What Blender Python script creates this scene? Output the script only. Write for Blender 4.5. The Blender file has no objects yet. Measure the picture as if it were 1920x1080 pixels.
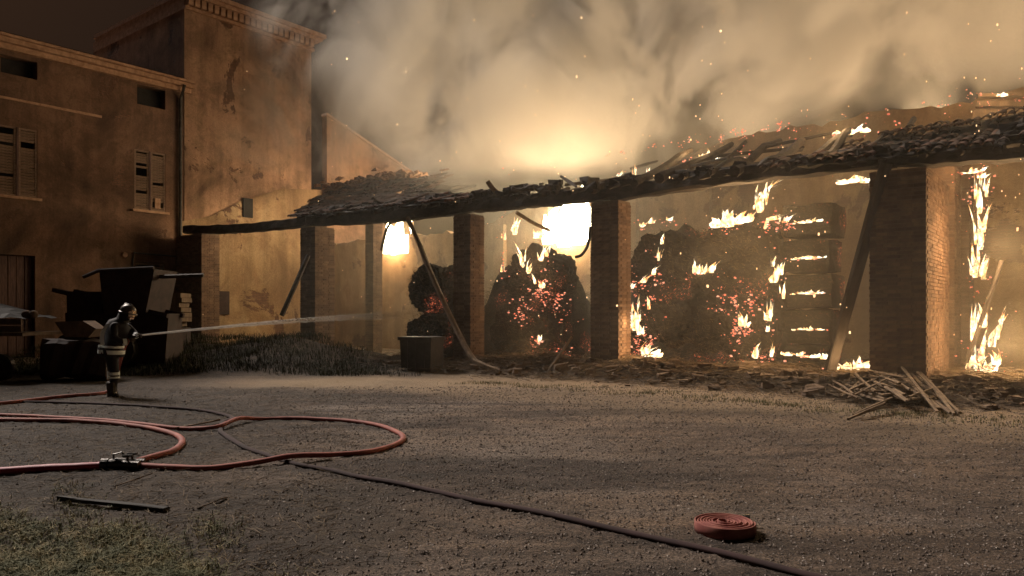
import bpy, bmesh, math, random
from math import radians, sin, cos, pi
from mathutils import Vector, Matrix, noise
R = random.Random(7)
scene = bpy.context.scene
C = scene.collection

# ------------------------------------------------------------------ camera
cam_d = bpy.data.cameras.new('camera'); cam = bpy.data.objects.new('camera', cam_d); C.objects.link(cam)
cam.location = (0, 0, 1.6); cam.rotation_euler = (radians(90), 0, 0)
cam_d.sensor_width = 36; cam_d.lens = 36*1400/1920; cam_d.shift_y = 0.025
cam_d.clip_start = 0.1; cam_d.clip_end = 2000
scene.camera = cam
# ------------------------------------------------------------------ world, moon-dim overcast sun, exposure
w = bpy.data.worlds.new('World'); scene.world = w; w.use_nodes = True
nt = w.node_tree; nt.nodes.clear()
sky = nt.nodes.new('ShaderNodeTexSky'); sky.sky_type = 'NISHITA'; sky.sun_disc = False
SUN_EL, SUN_AZ = radians(42), radians(-47)
sky.sun_elevation = SUN_EL; sky.sun_rotation = SUN_AZ
sky.dust_density = 4; sky.ozone_density = 1
bg = nt.nodes.new('ShaderNodeBackground'); bg.inputs['Strength'].default_value = 0.0009
wo = nt.nodes.new('ShaderNodeOutputWorld')
tint = nt.nodes.new('ShaderNodeMix'); tint.data_type = 'RGBA'; tint.blend_type = 'MULTIPLY'
tint.inputs[0].default_value = 1; tint.inputs[7].default_value = (2.1, 1.2, 0.75, 1)   # night sky lit brown by the fire's haze
nt.links.new(sky.outputs[0], tint.inputs[6]); nt.links.new(tint.outputs[2], bg.inputs[0]); nt.links.new(bg.outputs[0], wo.inputs[0])
sd = bpy.data.lights.new('sun', 'SUN'); sun = bpy.data.objects.new('sun', sd); C.objects.link(sun)
sd.energy = 4.2; sd.angle = radians(16); sd.color = (1.0, 0.87, 0.77)
sun.rotation_euler = (radians(90)-SUN_EL, 0, pi-SUN_AZ)
scene.view_settings.view_transform = 'Standard'; scene.view_settings.look = 'None'
scene.view_settings.gamma = 1; scene.view_settings.use_curve_mapping = False
scene.view_settings.exposure = 0.0
cy = scene.cycles
cy.max_bounces = 4; cy.diffuse_bounces = 2; cy.glossy_bounces = 2; cy.transmission_bounces = 2
cy.volume_bounces = 1; cy.transparent_max_bounces = 8
cy.volume_step_rate = 1.0; cy.volume_max_steps = 128
cy.sample_clamp_indirect = 3.0; cy.sample_clamp_direct = 0
cy.use_denoising = True

# ------------------------------------------------------------------ frames and pixel maths
F, H, CZ = 1400.0, 588.0, 1.6
c_, s_ = 0.7890, 0.6143
n_ = math.hypot(c_, s_); c_ /= n_; s_ /= n_
P0 = (8.075, 14.55); ANG = math.atan2(-s_, c_)
def B2W(X, Y, Z=0): return Vector((P0[0]+X*c_+Y*s_, P0[1]-X*s_+Y*c_, Z))
def W2B(x, y, z=0):
    dx, dy = x-P0[0], y-P0[1]
    return Vector((dx*c_-dy*s_, dx*s_+dy*c_, z))
def at(px, py, Y): return Vector(((px-960)/F*Y, Y, CZ-(py-H)/F*Y))
def ground(px, py, z=0.0):
    Y = (CZ-z)*F/(py-H); return Vector(((px-960)/F*Y, Y, z))
def onY(px, py, t):          # barn frame, plane Y=t
    k = (px-960)/F           # x = k*y ; Yb = (x-p0x)*s + (y-p0y)*c = t
    y = (t + P0[0]*s_ + P0[1]*c_)/(k*s_+c_)
    p = at(px, py, y); return W2B(*p)
def onX(px, py, X):
    k = (px-960)/F
    y = (X + P0[0]*c_ - P0[1]*s_)/(k*c_-s_)
    p = at(px, py, y); return W2B(*p)
def roof_pt(px, py, z0=4.75, sl=0.36):   # barn frame, plane z = z0 + sl*Y
    k, m = (px-960)/F, (H-py)/F
    # z = 1.6+m*y = z0+sl*Yb ; Yb = (k*y-p0x)*s+(y-p0y)*c
    y = (z0 - CZ - sl*(P0[0]*s_+P0[1]*c_))/(m - sl*(k*s_+c_))
    return W2B(k*y, y, CZ+m*y)

# ------------------------------------------------------------------ materials
def nodes(name):
    m = bpy.data.materials.new(name); m.use_nodes = True
    t = m.node_tree; b = t.nodes['Principled BSDF']; return m, t, b
def ramp(t, stops, interp='LINEAR'):
    r = t.nodes.new('ShaderNodeValToRGB'); r.color_ramp.interpolation = interp
    e = r.color_ramp.elements
    e[0].position, e[0].color = stops[0][0], (*stops[0][1], 1)
    e[1].position, e[1].color = stops[-1][0], (*stops[-1][1], 1)
    for p, c in stops[1:-1]:
        q = e.new(p); q.color = (*c, 1)
    return r
def tex(t, scale, detail=6, rough=0.6, dist=0, coord='Object', stretch=None):
    tc = t.nodes.new('ShaderNodeTexCoord'); n = t.nodes.new('ShaderNodeTexNoise')
    n.inputs['Scale'].default_value = scale; n.inputs['Detail'].default_value = detail
    n.inputs['Roughness'].default_value = rough; n.inputs['Distortion'].default_value = dist
    if stretch:
        mp = t.nodes.new('ShaderNodeMapping'); mp.inputs['Scale'].default_value = stretch
        t.links.new(tc.outputs[coord], mp.inputs[0]); t.links.new(mp.outputs[0], n.inputs['Vector'])
    else: t.links.new(tc.outputs[coord], n.inputs['Vector'])
    return n
def mixc(t, a, b, fac, mode='MIX'):
    m = t.nodes.new('ShaderNodeMix'); m.data_type = 'RGBA'; m.blend_type = mode
    for sock, v in ((m.inputs[6], a), (m.inputs[7], b), (m.inputs[0], fac)):
        if hasattr(v, 'is_output'): t.links.new(v, sock)
        elif isinstance(v, (tuple, list)): sock.default_value = (*v, 1)
        else: sock.default_value = v
    return m.outputs[2]
def bump(t, b, h, strength=0.5, dist=0.02):
    bn = t.nodes.new('ShaderNodeBump'); bn.inputs['Strength'].default_value = strength
    bn.inputs['Distance'].default_value = dist
    t.links.new(h, bn.inputs['Height']); t.links.new(bn.outputs[0], b.inputs['Normal'])
def mat(name, stops, scale=4, rough=0.85, bs=0.4, bd=0.01, fine=30, metal=0, stretch=None, coord='Object', detail=6):
    m, t, b = nodes(name)
    n = tex(t, scale, detail, 0.62, 0.4, coord, stretch); r = ramp(t, stops)
    t.links.new(n.outputs[0], r.inputs[0]); t.links.new(r.outputs[0], b.inputs['Base Color'])
    f = tex(t, fine, 4, 0.6, 0, coord, stretch); bump(t, b, f.outputs[0], bs, bd)
    b.inputs['Roughness'].default_value = rough; b.inputs['Metallic'].default_value = metal
    return m
def plaster(name, base, dark, light, patch, belt=None):
    m, t, b = nodes(name)
    big = tex(t, 0.35, 8, 0.65, 0.8); r1 = ramp(t, [(0.36, dark), (0.5, base), (0.68, light)])
    t.links.new(big.outputs[0], r1.inputs[0])
    blot = tex(t, 1.3, 9, 0.72, 0.5); r2 = ramp(t, [(0.46, (0,)*3), (0.66, (1,)*3)])
    t.links.new(blot.outputs[0], r2.inputs[0])
    c1 = mixc(t, r1.outputs[0], patch, r2.outputs[0])
    # fallen plaster: brick showing in patches
    tcb = t.nodes.new('ShaderNodeTexCoord'); mpb = t.nodes.new('ShaderNodeMapping'); mpb.inputs['Rotation'].default_value = (radians(90), 0, radians(90)); t.links.new(tcb.outputs['Object'], mpb.inputs[0])
    sxb = t.nodes.new('ShaderNodeSeparateXYZ'); cmb = t.nodes.new('ShaderNodeCombineXYZ'); t.links.new(tcb.outputs['Object'], sxb.inputs[0]); t.links.new(sxb.outputs[1], cmb.inputs[0]); t.links.new(sxb.outputs[2], cmb.inputs[1])
    bt = t.nodes.new('ShaderNodeTexBrick'); t.links.new(cmb.outputs[0], bt.inputs['Vector']); bt.inputs['Scale'].default_value = 1; bt.inputs['Brick Width'].default_value = .26; bt.inputs['Row Height'].default_value = .077; bt.inputs['Mortar Size'].default_value = .009
    bt.inputs['Color1'].default_value = (.16, .08, .05, 1); bt.inputs['Color2'].default_value = (.22, .115, .07, 1); bt.inputs['Mortar'].default_value = (.12, .085, .06, 1)
    pm = tex(t, .42, 8, .68, .4); rp = ramp(t, [(0.585, (0,)*3), (0.60, (1,)*3)]); t.links.new(pm.outputs[0], rp.inputs[0])
    c1 = mixc(t, c1, bt.outputs['Color'], rp.outputs[0])
    fine = tex(t, 14, 8, 0.7); r3 = ramp(t, [(0.3, (0.72,)*3), (0.7, (1.12,)*3)])
    t.links.new(fine.outputs[0], r3.inputs[0])
    c2 = mixc(t, c1, r3.outputs[0], 1.0, 'MULTIPLY')
    streak = tex(t, 1.1, 5, 0.6, 0, 'Object', (1.5, 1.5, 0.12)); r4 = ramp(t, [(0.42, (0.62,)*3), (0.6, (1.0,)*3)])
    t.links.new(streak.outputs[0], r4.inputs[0])
    c3 = mixc(t, c2, r4.outputs[0], 0.7, 'MULTIPLY')
    t.links.new(c3, b.inputs['Base Color']); b.inputs['Roughness'].default_value = 0.92
    ad = t.nodes.new('ShaderNodeMath'); ad.operation = 'ADD'
    t.links.new(fine.outputs[0], ad.inputs[0]); t.links.new(rp.outputs[0], ad.inputs[1])
    ad2 = t.nodes.new('ShaderNodeMath'); ad2.operation = 'SUBTRACT'; ad2.inputs[0].default_value = 1; t.links.new(ad.outputs[0], ad2.inputs[1]); bump(t, b, ad2.outputs[0], 0.6, 0.03)
    return m
def emit(name, col, strength, stops=None, axis_scale=3):
    m = bpy.data.materials.new(name); m.use_nodes = True; t = m.node_tree; t.nodes.clear()
    e = t.nodes.new('ShaderNodeEmission'); o = t.nodes.new('ShaderNodeOutputMaterial')
    e.inputs[0].default_value = (*col, 1); e.inputs[1].default_value = strength
    if stops:
        n = tex(t, axis_scale, 4, 0.6, 0.5); r = ramp(t, stops)
        t.links.new(n.outputs[0], r.inputs[0]); t.links.new(r.outputs[0], e.inputs[0])
    t.links.new(e.outputs[0], o.inputs[0]); return m

M = {}
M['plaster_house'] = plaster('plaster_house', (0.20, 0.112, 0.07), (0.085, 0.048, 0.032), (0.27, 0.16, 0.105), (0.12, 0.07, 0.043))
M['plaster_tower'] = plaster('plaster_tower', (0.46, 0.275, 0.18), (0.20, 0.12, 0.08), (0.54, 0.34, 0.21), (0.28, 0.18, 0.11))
M['plaster_barn'] = plaster('plaster_barn', (0.42, 0.29, 0.16), (0.24, 0.15, 0.08), (0.55, 0.40, 0.24), (0.32, 0.20, 0.11))
M['stucco_trim'] = mat('stucco_trim', [(0.35, (0.30, 0.17, 0.10)), (0.65, (0.5, 0.31, 0.2))], 5)
M['void'] = mat('dark_recess', [(0.3, (0.008, 0.007, 0.007)), (0.7, (0.02, 0.018, 0.016))], 4)  # near-black: shade inside openings as a colour, also the dark batten
M['shutter'] = mat('weathered_shutter', [(0.35, (0.13, 0.085, 0.06)), (0.65, (0.30, 0.20, 0.14))], 6, stretch=(1, 1, 8))
M['door'] = mat('old_door_wood', [(0.35, (0.07, 0.04, 0.035)), (0.65, (0.16, 0.095, 0.08))], 5, stretch=(6, 6, 0.6))
M['pipe'] = mat('dull_metal_pipe', [(0.4, (0.04, 0.035, 0.03)), (0.6, (0.08, 0.07, 0.06))], 5, rough=0.6, metal=0.3)
M['brick'] = None
def brick_mat():
    m, t, b = nodes('brick_clay')
    oi = t.nodes.new('ShaderNodeObjectInfo')
    geo = t.nodes.new('ShaderNodeNewGeometry')
    r = ramp(t, [(0.0, (0.145, 0.088, 0.06)), (0.5, (0.20, 0.122, 0.08)), (1.0, (0.25, 0.16, 0.105))])
    ad = t.nodes.new('ShaderNodeMath'); ad.operation = 'ADD'
    fr = t.nodes.new('ShaderNodeMath'); fr.operation = 'FRACT'
    t.links.new(oi.outputs['Random'], ad.inputs[0]); t.links.new(geo.outputs['Random Per Island'], ad.inputs[1])
    t.links.new(ad.outputs[0], fr.inputs[0]); t.links.new(fr.outputs[0], r.inputs[0])
    n = tex(t, 3, 8, 0.7); r2 = ramp(t, [(0.35, (0.55,)*3), (0.65, (1.1,)*3)]); t.links.new(n.outputs[0], r2.inputs[0])
    t.links.new(mixc(t, r.outputs[0], r2.outputs[0], 1, 'MULTIPLY'), b.inputs['Base Color'])
    f = tex(t, 60, 4, 0.7); bump(t, b, f.outputs[0], 0.5, 0.006); b.inputs['Roughness'].default_value = 0.9
    return m
M['brick'] = brick_mat()
M['mortar'] = mat('lime_mortar', [(0.35, (0.13, 0.088, 0.06)), (0.65, (0.20, 0.14, 0.098))], 9)
M['char'] = mat('charred_wood', [(0.35, (0.018, 0.014, 0.011)), (0.6, (0.05, 0.037, 0.028)), (0.8, (0.10, 0.075, 0.055))], 6, rough=0.75, bs=0.9, bd=0.03, fine=18, stretch=(0.5, 1, 1))
M['timber'] = mat('smoked_timber', [(0.3, (0.10, 0.07, 0.045)), (0.7, (0.26, 0.18, 0.11))], 8, stretch=(1, 1, 0.15))
M['smoke_grey'] = mat('sooty_grey_wood', [(0.3, (0.05, 0.042, 0.036)), (0.7, (0.12, 0.10, 0.085))], 6, stretch=(1, 1, .15))
M['timber_pale'] = mat('pale_split_wood', [(0.3, (0.09, 0.06, 0.04)), (0.7, (0.28, 0.20, 0.125))], 5)
def tile_mat():
    m, t, b = nodes('clay_roof_tile')
    oi = t.nodes.new('ShaderNodeObjectInfo'); geo = t.nodes.new('ShaderNodeNewGeometry')
    ad = t.nodes.new('ShaderNodeMath'); fr = t.nodes.new('ShaderNodeMath'); fr.operation = 'FRACT'
    t.links.new(oi.outputs['Random'], ad.inputs[0]); t.links.new(geo.outputs['Random Per Island'], ad.inputs[1]); t.links.new(ad.outputs[0], fr.inputs[0])
    r = ramp(t, [(0, (0.05, 0.032, 0.025)), (0.5, (0.12, 0.065, 0.045)), (1, (0.24, 0.12, 0.08))]); t.links.new(fr.outputs[0], r.inputs[0])
    n = tex(t, 2.5, 7, 0.7); r2 = ramp(t, [(0.35, (0.35,)*3), (0.65, (1.0,)*3)]); t.links.new(n.outputs[0], r2.inputs[0])
    t.links.new(mixc(t, r.outputs[0], r2.outputs[0], 1, 'MULTIPLY'), b.inputs['Base Color'])
    b.inputs['Roughness'].default_value = 0.85; f = tex(t, 40, 4); bump(t, b, f.outputs[0], 0.4, 0.006); return m
M['tile'] = tile_mat()
M['flame'] = emit('flame_fire', (1, 0.7, 0.3), 3.3, [(0.30, (0.55, 0.14, 0.03)), (0.40, (0.9, 0.42, 0.13)), (0.50, (1.0, 0.72, 0.36)), (0.62, (1.0, 0.90, 0.66))], 5.0)
def flame_mat():
    m = M['flame']; t = m.node_tree; out = [n for n in t.nodes if n.type == 'OUTPUT_MATERIAL'][0]; em = [n for n in t.nodes if n.type == 'EMISSION'][0]
    n = tex(t, 7, 4, .65, 1.2, 'Object', (1, 1, .32)); r = ramp(t, [(0.40, (0,)*3), (0.60, (1,)*3)]); t.links.new(n.outputs[0], r.inputs[0])
    tr = t.nodes.new('ShaderNodeBsdfTransparent'); mx = t.nodes.new('ShaderNodeMixShader')
    t.links.new(r.outputs[0], mx.inputs[0]); t.links.new(tr.outputs[0], mx.inputs[1]); t.links.new(em.outputs[0], mx.inputs[2]); t.links.new(mx.outputs[0], out.inputs[0])
flame_mat()
M['flame_hot'] = emit('flame_white_hot', (1, 0.86, 0.56), 30)
M['ember'] = emit('glowing_ember', (1, 0.3, 0.14), 1.5, [(0.30, (0.35, 0.05, 0.03)), (0.5, (0.95, 0.25, 0.13)), (0.7, (1.0, 0.62, 0.40))], 5)
M['spark'] = emit('flying_spark', (1, 0.62, 0.3), 2.2)
def bale_mat():
    m, t, b = nodes('charred_hay')
    n = tex(t, 5, 8, 0.75, 1.0, 'Object', (1, 1, 3)); r = ramp(t, [(0.35, (0.006, 0.005, 0.004)), (0.55, (0.025, 0.02, 0.013)), (0.75, (0.085, 0.065, 0.038))])
    t.links.new(n.outputs[0], r.inputs[0]); t.links.new(r.outputs[0], b.inputs['Base Color'])
    f = tex(t, 22, 6, 0.8, 0.5); bump(t, b, f.outputs[0], 1.0, 0.06); b.inputs['Roughness'].default_value = 0.95
    # smouldering spots: real embers glowing inside the hay
    big = tex(t, 0.9, 3, 0.5); rb = ramp(t, [(0.56, (0,)*3), (0.66, (1,)*3)]); t.links.new(big.outputs[0], rb.inputs[0])
    sm = tex(t, 17, 4, 0.75, 0.6); rs = ramp(t, [(0.57, (0,)*3), (0.66, (1.0, 0.22, 0.10)), (0.76, (1.0, 0.7, 0.45))]); t.links.new(sm.outputs[0], rs.inputs[0])
    e = mixc(t, rb.outputs[0], rs.outputs[0], 1, 'MULTIPLY')
    t.links.new(e, b.inputs['Emission Color']); b.inputs['Emission Strength'].default_value = 1.6
    return m
M['bale'] = bale_mat()
M['straw'] = mat('loose_straw', [(0.3, (0.07, 0.05, 0.028)), (0.7, (0.27, 0.195, 0.11))], 12)
M['straw_dark'] = mat('scorched_straw', [(0.3, (0.04, 0.028, 0.018)), (0.7, (0.18, 0.125, 0.07))], 6)
M['grass'] = mat('dry_green_grass', [(0.36, (0.05, 0.06, 0.02)), (0.5, (0.11, 0.11, 0.04)), (0.64, (0.28, 0.22, 0.10))], 7)
M['weed'] = mat('dark_weeds', [(0.3, (0.012, 0.016, 0.006)), (0.7, (0.04, 0.042, 0.016))], 2)
def stone_mat():
    m, t, b = nodes('gravel_stone')
    geo = t.nodes.new('ShaderNodeNewGeometry')
    r = ramp(t, [(0, (0.06, 0.042, 0.03)), (0.5, (0.15, 0.115, 0.09)), (0.9, (0.23, 0.19, 0.16)), (1, (0.42, 0.37, 0.32))])
    t.links.new(geo.outputs['Random Per Island'], r.inputs[0]); t.links.new(r.outputs[0], b.inputs['Base Color'])
    b.inputs['Roughness'].default_value = 0.8; return m
M['stone'] = stone_mat()
def ground_mat():
    m, t, b = nodes('gravel_ground')
    a = tex(t, 0.16, 6, 0.6, 0.5); ra = ramp(t, [(0.36, (0.095, 0.062, 0.042)), (0.5, (0.17, 0.122, 0.088)), (0.64, (0.21, 0.178, 0.155))])
    t.links.new(a.outputs[0], ra.inputs[0])
    d = tex(t, 1.5, 9, 0.75, 0.3, 'Object', (0.5, 1.6, 1)); rd = ramp(t, [(0.38, (0.55,)*3), (0.52, (1.0,)*3), (0.7, (1.3,)*3)]); t.links.new(d.outputs[0], rd.inputs[0])
    c = mixc(t, ra.outputs[0], rd.outputs[0], 1, 'MULTIPLY')
    g = tex(t, 42, 5, 0.8); rg = ramp(t, [(0.38, (0.25,)*3), (0.5, (0.95,)*3), (0.6, (1.7,)*3), (0.72, (3.2,)*3)]); t.links.new(g.outputs[0], rg.inputs[0])
    c = mixc(t, c, rg.outputs[0], 1, 'MULTIPLY')
    rut = tex(t, 0.5, 5, 0.6, 1.2, 'Object', (0.35, 1.5, 1)); rr = ramp(t, [(0.38, (0.30, 0.27, 0.27)), (0.52, (1.0,)*3), (0.66, (1.25, 1.2, 1.12))]); t.links.new(rut.outputs[0], rr.inputs[0])
    c = mixc(t, c, rr.outputs[0], 1, 'MULTIPLY')
    # pale dusty strip in front of the barn, a painted lit patch, soil and litter on the left, by position
    tc = t.nodes.new('ShaderNodeTexCoord')
    at_ = t.nodes.new('ShaderNodeAttribute'); at_.attribute_name = 'zone'
    sep = t.nodes.new('ShaderNodeSeparateColor'); t.links.new(at_.outputs['Color'], sep.inputs[0])
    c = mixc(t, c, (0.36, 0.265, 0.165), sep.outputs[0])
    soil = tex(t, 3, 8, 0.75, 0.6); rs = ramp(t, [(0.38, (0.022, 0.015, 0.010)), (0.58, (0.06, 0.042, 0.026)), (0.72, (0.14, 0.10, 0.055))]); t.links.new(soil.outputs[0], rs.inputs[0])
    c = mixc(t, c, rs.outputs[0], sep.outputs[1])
    t.links.new(c, b.inputs['Base Color']); b.inputs['Roughness'].default_value = 0.9
    ad = t.nodes.new('ShaderNodeMath'); ad.operation = 'ADD'; t.links.new(g.outputs[0], ad.inputs[0]); t.links.new(d.outputs[0], ad.inputs[1])
    bump(t, b, ad.outputs[0], 1.0, 0.05); return m
M['ground'] = ground_mat()
M['hose_orange'] = mat('red_orange_hose', [(0.35, (0.20, 0.045, 0.035)), (0.65, (0.36, 0.10, 0.07))], 3, rough=0.75, fine=200, bs=0.15, bd=0.002)
M['hose_dark'] = mat('dark_flat_hose', [(0.35, (0.022, 0.013, 0.013)), (0.65, (0.05, 0.025, 0.025))], 3, rough=0.95, fine=200, bs=0.15, bd=0.002)
M['hose_purple'] = mat('crimson_supply_hose', [(0.35, (0.26, 0.02, 0.05)), (0.65, (0.38, 0.05, 0.08))], 3, rough=0.55, fine=200, bs=0.15, bd=0.002)
M['hose_dusty'] = mat('dusty_red_hose', [(0.35, (0.20, 0.05, 0.042)), (0.65, (0.34, 0.13, 0.10))], 6, rough=0.85, fine=150, bs=0.2, bd=0.002)
M['metal_dark'] = mat('dark_brass_fitting', [(0.3, (0.02, 0.02, 0.02)), (0.7, (0.08, 0.07, 0.06))], 8, rough=0.4, metal=0.6)
M['suit'] = mat('dark_fire_suit', [(0.3, (0.010, 0.010, 0.014)), (0.7, (0.028, 0.026, 0.03))], 10, rough=0.85)
M['skin'] = mat('skin', [(0.3, (0.35, 0.2, 0.14)), (0.7, (0.42, 0.26, 0.18))], 10, rough=0.6)
M['glove'] = mat('leather_glove', [(0.3, (0.05, 0.035, 0.025)), (0.7, (0.10, 0.07, 0.05))], 10)
M['reflective'] = mat('reflective_tape', [(0.3, (0.80, 0.88, 0.84)), (0.7, (0.90, 0.96, 0.93))], 10, rough=0.45)
M['helmet'] = mat('helmet_shell', [(0.3, (0.05, 0.045, 0.04)), (0.7, (0.12, 0.10, 0.09))], 10, rough=0.4, metal=0.3)
M['visor'] = mat('helmet_visor', [(0.3, (0.45, 0.36, 0.25)), (0.7, (0.6, 0.5, 0.38))], 10, rough=0.15, metal=0.9)
M['bin'] = mat('dark_plastic_container', [(0.3, (0.035, 0.03, 0.03)), (0.7, (0.07, 0.06, 0.055))], 5, rough=0.6)
M['rust'] = mat('rusty_machine_paint', [(0.3, (0.018, 0.010, 0.010)), (0.7, (0.05, 0.026, 0.024))], 4, rough=0.8)
M['tarp'] = mat('dark_green_tarp', [(0.3, (0.008, 0.009, 0.008)), (0.7, (0.020, 0.022, 0.019))], 4, rough=0.7)
M['tan_box'] = mat('faded_tan_board', [(0.3, (0.07, 0.045, 0.03)), (0.7, (0.16, 0.105, 0.07))], 5)
def water_mat():
    m, t, b = nodes('water_spray'); b.inputs['Base Color'].default_value = (0.9, 0.92, 0.95, 1)
    b.inputs['Roughness'].default_value = 0.3
    at_ = t.nodes.new('ShaderNodeAttribute'); at_.attribute_name = 'fade'
    n = tex(t, 8, 5, 0.7, 0, 'Object', (0.6, 0.6, 3)); mu = t.nodes.new('ShaderNodeMath'); mu.operation = 'MULTIPLY'
    t.links.new(at_.outputs['Fac'], mu.inputs[0]); t.links.new(n.outputs[0], mu.inputs[1]); t.links.new(mu.outputs[0], b.inputs['Alpha'])
    return m
M['water'] = water_mat()

# ------------------------------------------------------------------ mesh builder and object helpers
class MB:
    def __init__(s): s.v = []; s.f = []
    def add(s, vs, fs):
        o = len(s.v); s.v += [Vector(v) for v in vs]; s.f += [tuple(i+o for i in f) for f in fs]; return s
    def box(s, x0, x1, y0, y1, z0, z1, j=0):
        vs = [Vector((x, y, z)) for z in (z0, z1) for y in (y0, y1) for x in (x0, x1)]
        if j: vs = [v+Vector((R.uniform(-j, j), R.uniform(-j, j), R.uniform(-j, j))) for v in vs]
        return s.add(vs, [(0, 2, 3, 1), (4, 5, 7, 6), (0, 1, 5, 4), (2, 6, 7, 3), (0, 4, 6, 2), (1, 3, 7, 5)])
    def tube(s, pts, rad, n=8, flat=1.0, cap=True, wob=0, up=None):
        pts = [Vector(p) for p in pts]; m = len(pts)
        if not hasattr(rad, '__len__'): rad = [rad]*m
        o = len(s.v); prev = None
        for i, p in enumerate(pts):
            d = (pts[min(i+1, m-1)]-pts[max(i-1, 0)]); d = d.normalized() if d.length > 1e-9 else Vector((0, 0, 1))
            ref = Vector(up) if up else Vector((0, 0, 1))
            if abs(d.dot(ref)) > 0.98: ref = Vector((0, 1, 0))
            a = d.cross(ref).normalized(); b = a.cross(d).normalized()
            if prev is not None and a.dot(prev) < 0 and not up: a = -a; b = -b
            prev = a
            for k in range(n):
                th = 2*pi*k/n+pi/n; r = rad[i]*(1+(wob*noise.noise(Vector((i*0.9, k*1.7, p.x*3))) if wob else 0))
                s.v.append(p+a*cos(th)*r+b*sin(th)*r*flat)
        for i in range(m-1):
            for k in range(n):
                s.f.append((o+i*n+k, o+i*n+(k+1) % n, o+(i+1)*n+(k+1) % n, o+(i+1)*n+k))
        if cap:
            s.f.append(tuple(o+k for k in reversed(range(n)))); s.f.append(tuple(o+(m-1)*n+k for k in range(n)))
        return s
    def beam(s, a, b, wd, ht, segs=8, j=0.02, sag=0, seed=0):
        a, b = Vector(a), Vector(b); d = (b-a).normalized()
        side = d.cross(Vector((0, 0, 1))); side = side.normalized() if side.length > 1e-3 else Vector((1, 0, 0))
        up = side.cross(d).normalized(); o = len(s.v)
        prof = [(-.5, -.38), (-.38, -.5), (.38, -.5), (.5, -.38), (.5, .38), (.38, .5), (-.38, .5), (-.5, .38)]
        for i in range(segs+1):
            k = i/segs; p = a.lerp(b, k)-Vector((0, 0, 1))*sag*4*k*(1-k)
            for q, (u, v) in enumerate(prof):
                nn = noise.noise(Vector((i*.6+seed*7.1, q*.8, seed)))*j*2
                s.v.append(p+side*(u*wd+nn)+up*(v*ht+nn*.8))
        for i in range(segs):
            for k in range(8): s.f.append((o+i*8+k, o+i*8+(k+1) % 8, o+(i+1)*8+(k+1) % 8, o+(i+1)*8+k))
        s.f.append(tuple(o+k for k in reversed(range(8)))); s.f.append(tuple(o+segs*8+k for k in range(8)))
        return s
    def mesh(s, name, mt=None, off=(0, 0, 0), smooth=False):
        me = bpy.data.meshes.new(name); o = Vector(off)
        me.from_pydata([tuple(v-o) for v in s.v], [], s.f); me.update()
        if mt: me.materials.append(M[mt] if isinstance(mt, str) else mt)
        if smooth: me.polygons.foreach_set('use_smooth', [True]*len(me.polygons))
        return me
    def build(s, name, mt, parent=None, off=(0, 0, 0), smooth=False):
        o = bpy.data.objects.new(name, s.mesh(name, mt, off, smooth)); C.objects.link(o)
        if parent: o.parent = parent
        return o
def tag(o, label=None, cat=None, group=None, kind=None):
    for k, v in (('label', label), ('category', cat), ('group', group), ('kind', kind)):
        if v: o[k] = v
    return o
def thing(name, label, cat, loc, ang=0.0, group=None):
    o = bpy.data.objects.new(name, None); C.objects.link(o); o.empty_display_size = 0.2
    o.location = loc; o.rotation_euler = (0, 0, ang); return tag(o, label, cat, group)
def bthing(name, label, cat, X, Y, Z=0, group=None):      # thing in the barn's frame
    return thing(name, label, cat, B2W(X, Y, Z), ANG, group)
def inst(name, me, parent, loc, rot=(0, 0, 0), sc=(1, 1, 1)):
    o = bpy.data.objects.new(name, me); C.objects.link(o); o.parent = parent
    o.location = loc; o.rotation_euler = rot; o.scale = sc; return o
def spline(pts, n=10):
    pts = [Vector(p) for p in pts]; q = [pts[0]]+pts+[pts[-1]]; out = []
    for i in range(len(pts)-1):
        a, b, c, d = q[i:i+4]
        for k in range(n):
            t = k/n
            out.append(0.5*((2*b)+(c-a)*t+(2*a-5*b+4*c-d)*t*t+(3*b-a-3*c+d)*t**3))
    out.append(pts[-1]); return out

# ------------------------------------------------------------------ ground
def sstep(a, b, x):
    t = max(0, min(1, (x-a)/(b-a))); return t*t*(3-2*t)
def gz(x, y):
    b = W2B(x, y)
    z = 0.05*noise.noise(Vector((x*.25, y*.25, 0)))+0.02*noise.noise(Vector((x*1.3, y*1.3, 3)))
    z *= sstep(3, 6, y)*0.9+0.1
    # weedy bank in front of the far bays and the house
    m = sstep(-13.0, -18.0, b.x)*sstep(-7.5, -3.5, b.y)*(1-sstep(-0.3, 1.2, b.y))
    m2 = sstep(-5.5, -9, x)*sstep(15.3, 19, y)
    z += 0.85*max(m, 0.0)*(0.8+0.5*noise.noise(Vector((x*.5, y*.5, 9))))
    # debris swell under the eave
    e = sstep(-1.6, 0.2, b.y)*(1-sstep(6, 8, b.y))*sstep(-14, -10, b.x)
    z += e*0.24*(1+0.7*noise.noise(Vector((x*.8, y*.8, 5))))
    return z
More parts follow.
